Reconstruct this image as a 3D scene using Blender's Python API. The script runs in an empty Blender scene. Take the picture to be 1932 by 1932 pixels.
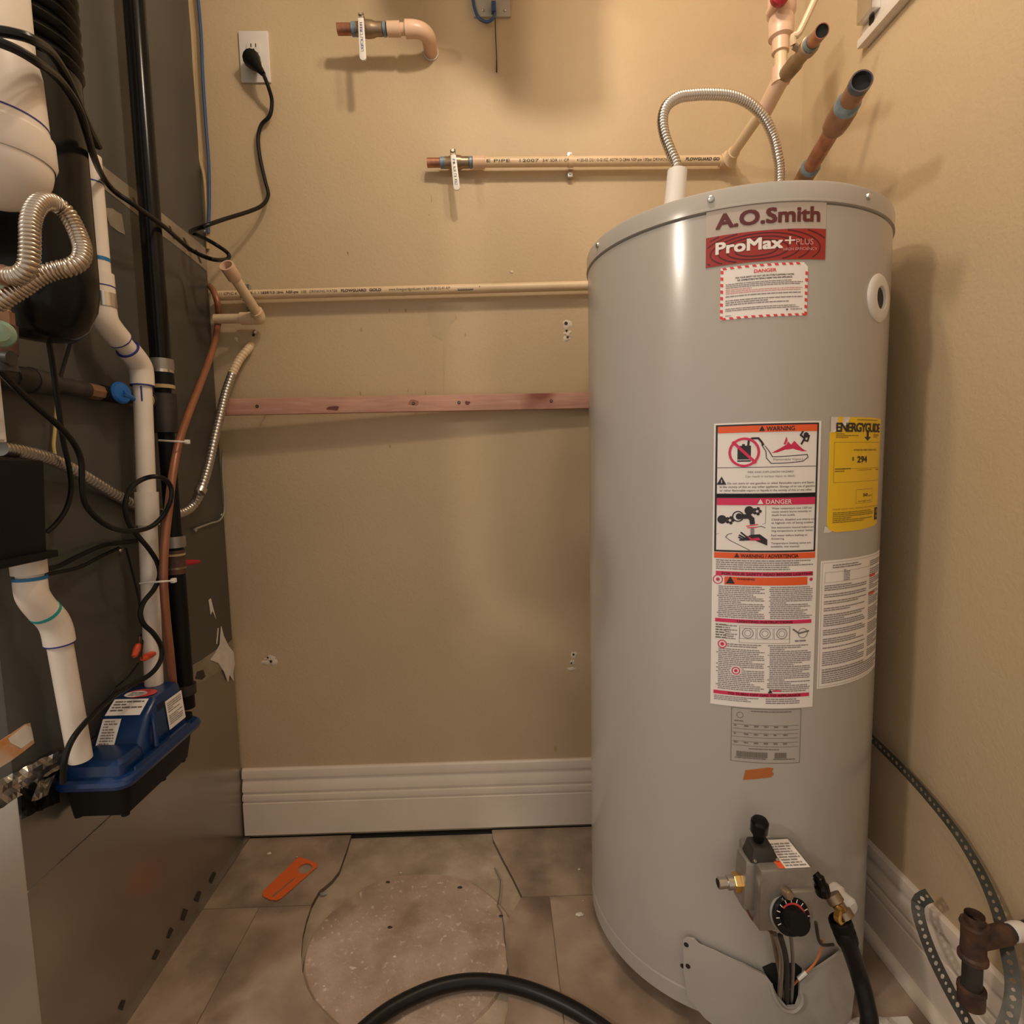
import bpy, bmesh, math, random
from mathutils import Vector, Matrix
from mathutils.geometry import delaunay_2d_cdt
random.seed(7)
scene = bpy.context.scene
COL = scene.collection

# ------------------------------------------------------------------ camera
FPX = 1040.0
CAM_H = 0.978
_y, _p, _r = (math.radians(a) for a in (-1.24, 5.285, -1.147))
def _mm(A, B): return [[sum(A[i][k]*B[k][j] for k in range(3)) for j in range(3)] for i in range(3)]
_Rz = [[math.cos(_r), -math.sin(_r), 0], [math.sin(_r), math.cos(_r), 0], [0, 0, 1]]
_Rx = [[1, 0, 0], [0, math.cos(_p), -math.sin(_p)], [0, math.sin(_p), math.cos(_p)]]
_Ry = [[math.cos(_y), 0, math.sin(_y)], [0, 1, 0], [-math.sin(_y), 0, math.cos(_y)]]
CM = _mm(_mm(_Rz, _Rx), _Ry)
def wv(row): return Vector((row[0], row[2], -row[1]))
CX, CY, CZ = wv(CM[0]), wv(CM[1]), wv(CM[2])
CAM = Vector((0, 0, CAM_H))
cd = bpy.data.cameras.new('camera'); cam = bpy.data.objects.new('camera', cd); COL.objects.link(cam)
cd.sensor_width = 36; cd.sensor_fit = 'HORIZONTAL'; cd.lens = 36*FPX/1932; cd.clip_start = 0.02
mw = Matrix.Identity(4)
for i in range(3):
    mw[i][0] = CX[i]; mw[i][1] = -CY[i]; mw[i][2] = -CZ[i]; mw[i][3] = CAM[i]
cam.matrix_world = mw
scene.camera = cam

# ------------------------------------------------------------------ light and exposure
world = bpy.data.worlds.new('world'); scene.world = world; world.use_nodes = True
world.node_tree.nodes['Background'].inputs[0].default_value = (1.0, 0.90, 0.79, 1)
world.node_tree.nodes['Background'].inputs[1].default_value = 0.62
def bulb(name, loc, power, radius, color=(1.0, 0.84, 0.65)):
    l = bpy.data.lights.new(name, 'POINT'); l.energy = power; l.shadow_soft_size = radius; l.color = color
    o = bpy.data.objects.new(name, l); COL.objects.link(o); o.location = loc
    return o
bulb('lamp_bulb', (0.05, 0.70, 2.14), 12.0, 0.03)
bulb('lamp_bulb', (0.25, 0.63, 2.14), 7.0, 0.05)
bulb('hall_lamp', (-1.90, -0.56, 2.22), 76.0, 0.10, (1.0, 0.87, 0.72))
vs = scene.view_settings
vs.view_transform = 'Standard'; vs.look = 'None'; vs.gamma = 1.0; vs.use_curve_mapping = False
vs.exposure = 0.10

# ------------------------------------------------------------------ measuring helpers
def ray(px, py):
    a, b = (px-966)/FPX, (py-966)/FPX
    return CX*a + CY*b + CZ
def at(px, py, X=None, Y=None, Z=None):
    d = ray(px, py)
    t = X/d.x if X is not None else (Y/d.y if Y is not None else (Z-CAM_H)/d.z)
    return CAM + d*t
D = 1.40            # back wall depth
XF = -0.692         # furnace side
XW = 0.752          # right wall
TC = (0.447, 1.093); TR = 0.265     # heater centre and radius
def tank_hit(px, py, r=TR):
    d = ray(px, py); ox, oy = -TC[0], -TC[1]
    a = d.x*d.x+d.y*d.y; b = 2*(ox*d.x+oy*d.y); c = ox*ox+oy*oy-r*r
    q = b*b-4*a*c
    t = (-b-math.sqrt(max(q, 0)))/(2*a)
    p = CAM+d*t
    return math.atan2(p.x-TC[0], TC[1]-p.y), p.z
def tank_pt(th, z, r=TR): return Vector((TC[0]+r*math.sin(th), TC[1]-r*math.cos(th), z))

# ------------------------------------------------------------------ materials
def mat(name, c, rough=0.5, metal=0.0, c2=None, nscale=8.0, bump=0.0, bscale=60.0, spec=0.5, detail=4.0, lo=0.35, hi=0.65, coat=0.0, stretch=None, trans=0.0):
    m = bpy.data.materials.new(name); m.use_nodes = True
    nt = m.node_tree; b = nt.nodes['Principled BSDF']
    b.inputs['Base Color'].default_value = (*c, 1); b.inputs['Roughness'].default_value = rough
    b.inputs['Metallic'].default_value = metal; b.inputs['Specular IOR Level'].default_value = spec
    b.inputs['Coat Weight'].default_value = coat
    if trans: b.inputs['Transmission Weight'].default_value = trans
    tc = nt.nodes.new('ShaderNodeTexCoord'); src = tc.outputs['Object']
    if stretch:
        mp = nt.nodes.new('ShaderNodeMapping'); mp.inputs['Scale'].default_value = stretch
        nt.links.new(src, mp.inputs['Vector']); src = mp.outputs['Vector']
    if c2 is not None:
        n = nt.nodes.new('ShaderNodeTexNoise'); n.inputs['Scale'].default_value = nscale; n.inputs['Detail'].default_value = detail
        r = nt.nodes.new('ShaderNodeValToRGB'); r.color_ramp.elements[0].position = lo; r.color_ramp.elements[1].position = hi
        r.color_ramp.elements[0].color = (*c, 1); r.color_ramp.elements[1].color = (*c2, 1)
        nt.links.new(src, n.inputs['Vector']); nt.links.new(n.outputs['Fac'], r.inputs['Fac']); nt.links.new(r.outputs['Color'], b.inputs['Base Color'])
    if bump:
        n = nt.nodes.new('ShaderNodeTexNoise'); n.inputs['Scale'].default_value = bscale; n.inputs['Detail'].default_value = 3
        bp = nt.nodes.new('ShaderNodeBump'); bp.inputs['Strength'].default_value = bump; bp.inputs['Distance'].default_value = 0.002
        nt.links.new(src, n.inputs['Vector']); nt.links.new(n.outputs['Fac'], bp.inputs['Height']); nt.links.new(bp.outputs['Normal'], b.inputs['Normal'])
    return m
def stain(m, c3, nscale, lo, hi, detail=6.0, seed=3.3):
    """blend a third mottling colour over the base colour of m"""
    nt = m.node_tree; b = nt.nodes['Principled BSDF']; old = b.inputs['Base Color'].links[0].from_socket
    tc = next(n for n in nt.nodes if n.type == 'TEX_COORD')
    mp = nt.nodes.new('ShaderNodeMapping'); mp.inputs['Location'].default_value = (seed, seed*2, seed*.5)
    n = nt.nodes.new('ShaderNodeTexNoise'); n.inputs['Scale'].default_value = nscale; n.inputs['Detail'].default_value = detail
    mr = nt.nodes.new('ShaderNodeMapRange'); mr.inputs['From Min'].default_value = lo; mr.inputs['From Max'].default_value = hi
    mx = nt.nodes.new('ShaderNodeMix'); mx.data_type = 'RGBA'; mx.inputs['B'].default_value = (*c3, 1)
    nt.links.new(tc.outputs['Object'], mp.inputs['Vector']); nt.links.new(mp.outputs['Vector'], n.inputs['Vector'])
    nt.links.new(n.outputs['Fac'], mr.inputs['Value']); nt.links.new(mr.outputs['Result'], mx.inputs['Factor'])
    nt.links.new(old, mx.inputs['A']); nt.links.new(mx.outputs['Result'], b.inputs['Base Color'])
    return m
M = {}
M['wall'] = mat('tan wall paint', (0.50, 0.38, 0.235), 0.55, c2=(0.535, 0.405, 0.255), nscale=3, bump=0.35, bscale=170, spec=0.35)
M['ceiling'] = mat('ceiling paint', (0.6, 0.5, 0.36), 0.8)
M['trim'] = mat('white trim paint', (0.70, 0.60, 0.51), 0.4, c2=(0.73, 0.63, 0.54), nscale=12, bump=0.05, bscale=90)
M['tile'] = stain(mat('travertine tile', (0.26, 0.188, 0.137), 0.45, c2=(0.385, 0.29, 0.22), nscale=9, bump=0.35, bscale=55, detail=10, lo=.38, hi=.62), (0.15, 0.10, 0.072), 6.5, 0.50, 0.70, 9)
M['slab'] = stain(mat('old mortar slab', (0.38, 0.30, 0.215), 0.8, c2=(0.47, 0.375, 0.28), nscale=18, bump=0.8, bscale=70, detail=8), (0.27, 0.205, 0.15), 9, 0.5, 0.72)
M['bed'] = stain(stain(mat('pinkish mortar bed', (0.35, 0.25, 0.185), 0.75, c2=(0.45, 0.335, 0.26), nscale=14, bump=0.9, bscale=90, detail=10), (0.60, 0.50, 0.42), 95, 0.60, 0.72, 10), (0.24, 0.16, 0.105), 9, 0.54, 0.76, 9, 8.1)
M['grout'] = mat('sandy grout', (0.25, 0.185, 0.13), 0.85, c2=(0.19, 0.14, 0.10), nscale=30)
M['tank'] = mat('grey tank enamel', (0.42, 0.388, 0.352), 0.20, spec=0.5, c2=(0.435, 0.402, 0.365), nscale=3)
M['hollow_shade'] = mat('painted hollow shade', (0.01, 0.01, 0.01), 0.9)  # black colour stands in for the shade inside gaps, bores and openings
M['panel'] = mat('dark grey furnace panel', (0.066, 0.062, 0.055), 0.38, c2=(0.078, 0.073, 0.064), nscale=5, bump=0.05, bscale=30)
M['galv'] = mat('galvanised sheet', (0.36, 0.325, 0.275), 0.30, 0.85, c2=(0.42, 0.38, 0.32), nscale=4, bump=0.04, bscale=14)
M['foil'] = mat('foil tape', (0.62, 0.58, 0.5), 0.28, 0.9, c2=(0.42, 0.38, 0.32), nscale=30, bump=0.9, bscale=60)
M['tapeprint'] = mat('printed foil tape', (0.33, 0.28, 0.21), 0.45, 0.25, c2=(0.25, 0.21, 0.155), nscale=25, bump=0.3, bscale=50)
M['paper'] = mat('white paper', (0.72, 0.66, 0.60), 0.7, c2=(0.62, 0.56, 0.5), nscale=30)
M['pvc'] = mat('white PVC', (0.74, 0.66, 0.585), 0.35, c2=(0.68, 0.60, 0.52), nscale=14)
M['pvc_dirty'] = stain(mat('scuffed white PVC', (0.74, 0.65, 0.57), 0.35, c2=(0.69, 0.60, 0.52), nscale=10), (0.38, 0.27, 0.2), 16, 0.68, 0.8)
M['cpvc'] = mat('cream CPVC pipe', (0.70, 0.53, 0.34), 0.4, c2=(0.66, 0.49, 0.31), nscale=20)
M['cpvc_pink'] = mat('CPVC fitting', (0.70, 0.47, 0.33), 0.35, c2=(0.66, 0.44, 0.30), nscale=14)
M['copper'] = mat('copper', (0.50, 0.235, 0.145), 0.34, 0.8, c2=(0.31, 0.14, 0.09), nscale=40)
M['copper_dull'] = mat('tarnished copper', (0.36, 0.20, 0.125), 0.45, 0.7, c2=(0.27, 0.15, 0.09), nscale=40)
M['copper_tube'] = mat('coated copper tube', (0.30, 0.115, 0.06), 0.38, 0.2, c2=(0.25, 0.095, 0.05), nscale=20)
M['solder'] = mat('solder and flux', (0.24, 0.33, 0.40), 0.4, 0.4, c2=(0.13, 0.19, 0.25), nscale=60)
M['oxide'] = mat('blued copper rim', (0.06, 0.085, 0.13), 0.4, 0.5, c2=(0.16, 0.12, 0.10), nscale=60)
M['brass'] = mat('dull brass', (0.34, 0.245, 0.16), 0.35, 0.75, c2=(0.27, 0.20, 0.135), nscale=40)
M['brass_bright'] = mat('bright brass', (0.75, 0.45, 0.14), 0.25, 0.95)
M['steel'] = mat('bright steel', (0.62, 0.60, 0.57), 0.25, 1.0)
M['steel_dull'] = mat('cast aluminium', (0.36, 0.335, 0.30), 0.42, 0.75, c2=(0.30, 0.28, 0.25), nscale=40)
M['flex'] = mat('corrugated steel', (0.60, 0.55, 0.50), 0.27, 1.0)
M['flex_warm'] = mat('corrugated steel warm', (0.52, 0.44, 0.36), 0.27, 1.0)
M['flex_dull'] = mat('dull armoured conduit', (0.56, 0.53, 0.49), 0.30, 0.95)
M['black'] = mat('black rubber', (0.006, 0.006, 0.006), 0.38, spec=0.28)
M['cord'] = mat('black cord', (0.006, 0.006, 0.006), 0.35, spec=0.28)
M['black_gloss'] = mat('black plastic pipe', (0.006, 0.006, 0.006), 0.20, spec=0.2)
M['black_matt'] = mat('black plastic', (0.006, 0.006, 0.006), 0.5, spec=0.18)
M['iron'] = mat('black iron', (0.05, 0.043, 0.037), 0.5, 0.3, c2=(0.032, 0.027, 0.024), nscale=30)
M['rust'] = mat('rusty iron', (0.05, 0.032, 0.027), 0.6, 0.3, c2=(0.13, 0.062, 0.035), nscale=45, bump=0.5, bscale=120)
M['blue'] = mat('blue plastic', (0.004, 0.024, 0.095), 0.28, c2=(0.005, 0.030, 0.112), nscale=6)
M['blue_handle'] = mat('blue handle', (0.005, 0.10, 0.36), 0.35)
M['blue_wire'] = mat('blue cable', (0.035, 0.075, 0.18), 0.45)
M['tan_wire'] = mat('tan cable', (0.42, 0.30, 0.15), 0.5)
M['yellow_wire'] = mat('yellow wire', (0.55, 0.42, 0.15), 0.5)
M['grey_wire'] = mat('grey wire', (0.3, 0.28, 0.24), 0.5)
M['orange'] = mat('orange card', (0.72, 0.125, 0.018), 0.5)
M['orange_nut'] = mat('orange wire nut', (0.72, 0.09, 0.03), 0.4)
M['orange_wire'] = mat('orange wire', (0.62, 0.20, 0.05), 0.45)
M['red'] = mat('red handle', (0.34, 0.012, 0.03), 0.4)
M['red_wire'] = mat('red wire', (0.16, 0.035, 0.025), 0.5)
M['plate'] = mat('white outlet plate', (0.68, 0.63, 0.58), 0.35)
M['plate_grey'] = mat('grey jack plate', (0.42, 0.38, 0.33), 0.4)
M['white'] = mat('white plastic', (0.74, 0.70, 0.66), 0.4)
M['vinyl'] = mat('off-white vinyl handle', (0.72, 0.68, 0.62), 0.4)
M['slot'] = mat('dark slot', (0.015, 0.013, 0.012), 0.6)
M['strap'] = mat('galvanised strap', (0.125, 0.12, 0.105), 0.55, 0.6, c2=(0.09, 0.086, 0.075), nscale=40)
M['sticker'] = mat('white sticker', (0.84, 0.785, 0.75), 0.38)
M['sticker_tan'] = mat('clear brand label', (0.47, 0.395, 0.34), 0.28)
M['sticker_yellow'] = mat('yellow sticker', (0.83, 0.53, 0.02), 0.45)
M['ink_black'] = mat('black ink', (0.022, 0.018, 0.025), 0.5)
M['ink_grey'] = mat('small print ink', (0.27, 0.235, 0.235), 0.5)
M['ink_faint'] = mat('faint print ink', (0.17, 0.145, 0.12), 0.5)
M['ink_yel'] = mat('ink on yellow', (0.30, 0.19, 0.01), 0.5)
M['ink_red'] = mat('red ink', (0.70, 0.055, 0.06), 0.5)
M['ink_pink'] = mat('magenta ink', (0.66, 0.028, 0.11), 0.45)
M['ink_rose'] = mat('pale red small print', (0.66, 0.33, 0.32), 0.5)
M['ink_orange'] = mat('orange ink', (0.80, 0.11, 0.025), 0.45)
M['ink_maroon'] = mat('maroon ink', (0.115, 0.016, 0.018), 0.4)
M['ink_crimson'] = mat('crimson ink', (0.33, 0.025, 0.02), 0.3)
M['ink_darkmaroon'] = mat('dark maroon ink', (0.085, 0.008, 0.010), 0.35)
M['ink_white'] = mat('white ink', (0.80, 0.74, 0.70), 0.45)
M['ink_blue'] = mat('blue ink', (0.03, 0.05, 0.22), 0.5)
M['marker'] = mat('blue marker', (0.02, 0.02, 0.18), 0.5)
M['primer'] = mat('blue primer', (0.0, 0.14, 0.34), 0.4)
M['primer_teal'] = mat('teal primer', (0.02, 0.30, 0.30), 0.4)
M['patina'] = mat('green patina', (0.16, 0.30, 0.22), 0.55, 0.2, c2=(0.20, 0.20, 0.12), nscale=60)
M['plaster'] = mat('plaster', (0.66, 0.57, 0.46), 0.8, bump=0.6, bscale=90)
M['orange_smear'] = mat('orange paint smear', (0.42, 0.13, 0.03), 0.4)
M['rustlabel'] = mat('rusty label', (0.55, 0.20, 0.03), 0.5, c2=(0.62, 0.48, 0.36), nscale=22)
def wood_mat():
    m = bpy.data.materials.new('reddish pine'); m.use_nodes = True; nt = m.node_tree; b = nt.nodes['Principled BSDF']
    b.inputs['Roughness'].default_value = 0.55
    tc = nt.nodes.new('ShaderNodeTexCoord'); mp = nt.nodes.new('ShaderNodeMapping'); mp.inputs['Scale'].default_value = (3, 40, 40)
    n = nt.nodes.new('ShaderNodeTexNoise'); n.inputs['Scale'].default_value = 3; n.inputs['Detail'].default_value = 6; n.inputs['Distortion'].default_value = 0.6
    r = nt.nodes.new('ShaderNodeValToRGB')
    r.color_ramp.elements[0].position = .3; r.color_ramp.elements[1].position = .72
    r.color_ramp.elements[0].color = (0.46, 0.23, 0.165, 1); r.color_ramp.elements[1].color = (0.60, 0.33, 0.245, 1)
    n2 = nt.nodes.new('ShaderNodeTexNoise'); n2.inputs['Scale'].default_value = 5.5; n2.inputs['Detail'].default_value = 2
    mr = nt.nodes.new('ShaderNodeMapRange'); mr.inputs['From Min'].default_value = .60; mr.inputs['From Max'].default_value = .72
    mx = nt.nodes.new('ShaderNodeMix'); mx.data_type = 'RGBA'; mx.inputs['B'].default_value = (0.24, 0.07, 0.045, 1)
    nt.links.new(tc.outputs['Object'], mp.inputs['Vector']); nt.links.new(mp.outputs['Vector'], n.inputs['Vector']); nt.links.new(n.outputs['Fac'], r.inputs['Fac'])
    nt.links.new(tc.outputs['Object'], n2.inputs['Vector']); nt.links.new(n2.outputs['Fac'], mr.inputs['Value']); nt.links.new(mr.outputs['Result'], mx.inputs['Factor'])
    nt.links.new(r.outputs['Color'], mx.inputs['A']); nt.links.new(mx.outputs['Result'], b.inputs['Base Color'])
    return m
M['wood'] = wood_mat()

# ------------------------------------------------------------------ mesh helpers
ORIGIN = {}
def catmull(pts, n=8):
    P = [Vector(p) for p in pts]; out = []
    for i in range(len(P)-1):
        p0 = P[max(i-1, 0)]; p1 = P[i]; p2 = P[i+1]; p3 = P[min(i+2, len(P)-1)]
        for k in range(n):
            t = k/n
            out.append(0.5*((2*p1)+(p2-p0)*t+(2*p0-5*p1+4*p2-p3)*t*t+(3*p1-p0-3*p2+p3)*t**3))
    out.append(P[-1]); return out
def resample(P, step):
    L = [0.0]
    for i in range(1, len(P)): L.append(L[-1]+(P[i]-P[i-1]).length)
    n = max(2, int(L[-1]/step)+1); out = []; j = 0
    for k in range(n+1):
        s = L[-1]*k/n
        while j < len(L)-2 and L[j+1] < s: j += 1
        d = L[j+1]-L[j]; t = 0 if d == 0 else (s-L[j])/d
        out.append(P[j].lerp(P[j+1], t))
    return out
def frame(ax):
    ax = Vector(ax).normalized(); u = ax.orthogonal().normalized(); return ax, u, ax.cross(u)
class MB:
    def __init__(s): s.v = []; s.f = []
    def add(s, V, F):
        o = len(s.v); s.v += [Vector(p) for p in V]; s.f += [tuple(i+o for i in q) for q in F]; return s
    def box(s, a, b):
        x0, y0, z0 = (min(a[i], b[i]) for i in range(3)); x1, y1, z1 = (max(a[i], b[i]) for i in range(3))
        return s.add([(x0,y0,z0),(x1,y0,z0),(x1,y1,z0),(x0,y1,z0),(x0,y0,z1),(x1,y0,z1),(x1,y1,z1),(x0,y1,z1)],
                     [(0,3,2,1),(4,5,6,7),(0,1,5,4),(1,2,6,5),(2,3,7,6),(3,0,4,7)])
    def hexa(s, P):   # eight corners, bottom ring then top ring
        return s.add(P, [(0,3,2,1),(4,5,6,7),(0,1,5,4),(1,2,6,5),(2,3,7,6),(3,0,4,7)])
    def rings(s, R, closed=True, cap0=True, cap1=True):
        o = len(s.v); n = len(R[0])
        for r in R: s.v += [Vector(p) for p in r]
        for i in range(len(R)-1):
            for j in range(n if closed else n-1):
                k = (j+1) % n
                s.f.append((o+i*n+j, o+i*n+k, o+(i+1)*n+k, o+(i+1)*n+j))
        if cap0: s.f.append(tuple(o+j for j in reversed(range(n))))
        if cap1: s.f.append(tuple(o+(len(R)-1)*n+j for j in range(n)))
        return s
    def tube(s, pts, r, n=10, caps=True, smooth=0, radii=None):
        P = catmull(pts, smooth) if smooth else [Vector(p) for p in pts]
        R = radii or [r]*len(P); T = []
        for i in range(len(P)):
            T.append((P[min(i+1, len(P)-1)]-P[max(i-1, 0)]).normalized())
        u = T[0].orthogonal().normalized(); rg = []
        for i in range(len(P)):
            u = (u-T[i]*u.dot(T[i])).normalized(); w = T[i].cross(u)
            k = 1.0
            if 0 < i < len(P)-1:
                a = (P[i]-P[i-1]).normalized(); c = max(-1, min(1, a.dot(T[i]))); k = 1/max(c, .6)
            rg.append([P[i]+(u*math.cos(2*math.pi*j/n)+w*math.sin(2*math.pi*j/n))*R[i]*(k if not smooth else 1) for j in range(n)])
        return s.rings(rg, True, caps, caps)
    def corrugated(s, pts, r, pitch, depth, n=12, smooth=8, per=4):
        P = resample(catmull(pts, smooth), pitch/per)
        prof = [0, depth*.8, depth, depth*.8][:per] if per == 4 else [0, depth]
        rad = [r-depth+prof[i % per] for i in range(len(P))]
        return s.tube(P, r, n, True, 0, rad)
    def lathe(s, prof, o, ax, n=24, cap0=False, cap1=False, a0=0, a1=None):
        ax, u, w = frame(ax); o = Vector(o)
        full = a1 is None
        A = [2*math.pi*j/n for j in range(n)] if full else [a0+(a1-a0)*j/n for j in range(n+1)]
        return s.rings([[o+ax*h+(u*math.cos(a)+w*math.sin(a))*max(r, 1e-5) for a in A] for r, h in prof], full, cap0, cap1)
    def cyl(s, a, b, r, n=16, r2=None):
        a = Vector(a); b = Vector(b); return s.lathe([(r, 0), (r if r2 is None else r2, (b-a).length)], a, b-a, n, True, True)
    def pipe(s, a, b, ro, ri, n=20):   # open ended hollow pipe
        a = Vector(a); b = Vector(b); L = (b-a).length
        return s.lathe([(ri, 0), (ro, 0), (ro, L), (ri, L), (ri, 0)], a, b-a, n)
    def extrude(s, poly, off):        # polygon (3D list) extruded by vector
        n = len(poly); off = Vector(off); o = len(s.v)
        s.v += [Vector(p) for p in poly]+[Vector(p)+off for p in poly]
        s.f.append(tuple(o+i for i in reversed(range(n)))); s.f.append(tuple(o+n+i for i in range(n)))
        for i in range(n):
            k = (i+1) % n; s.f.append((o+i, o+k, o+n+k, o+n+i))
        return s
    def build(s, name, m, parent=None, smooth=True, bevel=0.0, seg=2, angle=35, label=None, fix=True):
        lo = Vector((min(p.x for p in s.v), min(p.y for p in s.v), min(p.z for p in s.v)))
        hi = Vector((max(p.x for p in s.v), max(p.y for p in s.v), max(p.z for p in s.v)))
        org = Vector(((lo.x+hi.x)/2, (lo.y+hi.y)/2, lo.z))
        me = bpy.data.meshes.new(name); me.from_pydata([p-org for p in s.v], [], s.f)
        bm = bmesh.new(); bm.from_mesh(me)
        if fix: bmesh.ops.recalc_face_normals(bm, faces=bm.faces)
        if bevel:
            ed = [e for e in bm.edges if len(e.link_faces) == 2 and e.calc_face_angle(0) > math.radians(30)]
            bmesh.ops.bevel(bm, geom=ed, offset=bevel, segments=seg, affect='EDGES', profile=0.6, clamp_overlap=True)
        bm.to_mesh(me); bm.free()
        if smooth:
            for p in me.polygons: p.use_smooth = True
            me.set_sharp_from_angle(angle=math.radians(angle))
        me.materials.append(M[m] if isinstance(m, str) else m)
        o = bpy.data.objects.new(name, me); COL.objects.link(o)
        ORIGIN[o] = org
        if parent: o.parent = parent; o.location = org-ORIGIN[parent]
        else: o.location = org
        if label: o['label'] = label
        return o
def thing(name, label, cat, loc, group=None):
    o = bpy.data.objects.new(name, None); COL.objects.link(o); o.location = loc; o.empty_display_size = .05
    ORIGIN[o] = Vector(loc); o['label'] = label; o['category'] = cat
    if group: o['group'] = group
    return o
def tag(o, label, cat, group=None):
    o['label'] = label; o['category'] = cat
    if group: o['group'] = group
    return o
def struct(o): o['kind'] = 'structure'; return o
def cdt(outline, holes=(), grid=0):
    """triangulate a 2D outline (optionally with holes and a refinement grid); returns verts, faces"""
    V = [Vector(p) for p in outline]; E = [(i, (i+1) % len(outline)) for i in range(len(outline))]
    for h in holes:
        o = len(V); V += [Vector(p) for p in h]; E += [(o+i, o+(i+1) % len(h)) for i in range(len(h))]
    def inside(p, poly):
        c = False; j = len(poly)-1
        for i in range(len(poly)):
            a, b = poly[i], poly[j]
            if (a[1] > p[1]) != (b[1] > p[1]) and p[0] < (b[0]-a[0])*(p[1]-a[1])/(b[1]-a[1])+a[0]: c = not c
            j = i
        return c
    ok = lambda p: inside(p, outline) and not any(inside(p, h) for h in holes)
    if grid:
        xs = [p[0] for p in outline]; ys = [p[1] for p in outline]
        x = min(xs)+grid/2
        while x < max(xs):
            y = min(ys)+grid/2
            while y < max(ys):
                if ok((x, y)): V.append(Vector((x, y)))
                y += grid
            x += grid
    r = delaunay_2d_cdt(V, E, [], 0, 1e-6)
    vo, fo = r[0], r[2]; F = []
    for f in fo:
        c = sum((vo[i] for i in f), Vector((0, 0)))/len(f)
        if ok(c): F.append(tuple(f))
    return vo, F
def dense(P, step):
    out = []
    for i in range(len(P)):
        a = Vector(P[i]); b = Vector(P[(i+1) % len(P)]); n = max(1, int((b-a).length/step+.5))
        out += [tuple(a.lerp(b, k/n)) for k in range(n)]
    return out
def slab_poly(mb, V2, F, fn_top, fn_bot):
    """thick sheet from a triangulation: fn_* map 2D to 3D"""
    n = len(V2); P = [fn_top(v) for v in V2]+[fn_bot(v) for v in V2]; FF = []
    cnt = {}
    for f in F:
        FF.append(tuple(f)); FF.append(tuple(n+i for i in reversed(f)))
        for i in range(len(f)):
            a, b = f[i], f[(i+1) % len(f)]
            cnt[(a, b)] = 1
    for (a, b) in list(cnt):
        if (b, a) not in cnt: FF.append((b, a, n+a, n+b))
    used = sorted({i for f in FF for i in f}); mp = {u: k for k, u in enumerate(used)}
    return mb.add([P[u] for u in used], [tuple(mp[i] for i in f) for f in FF])

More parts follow.
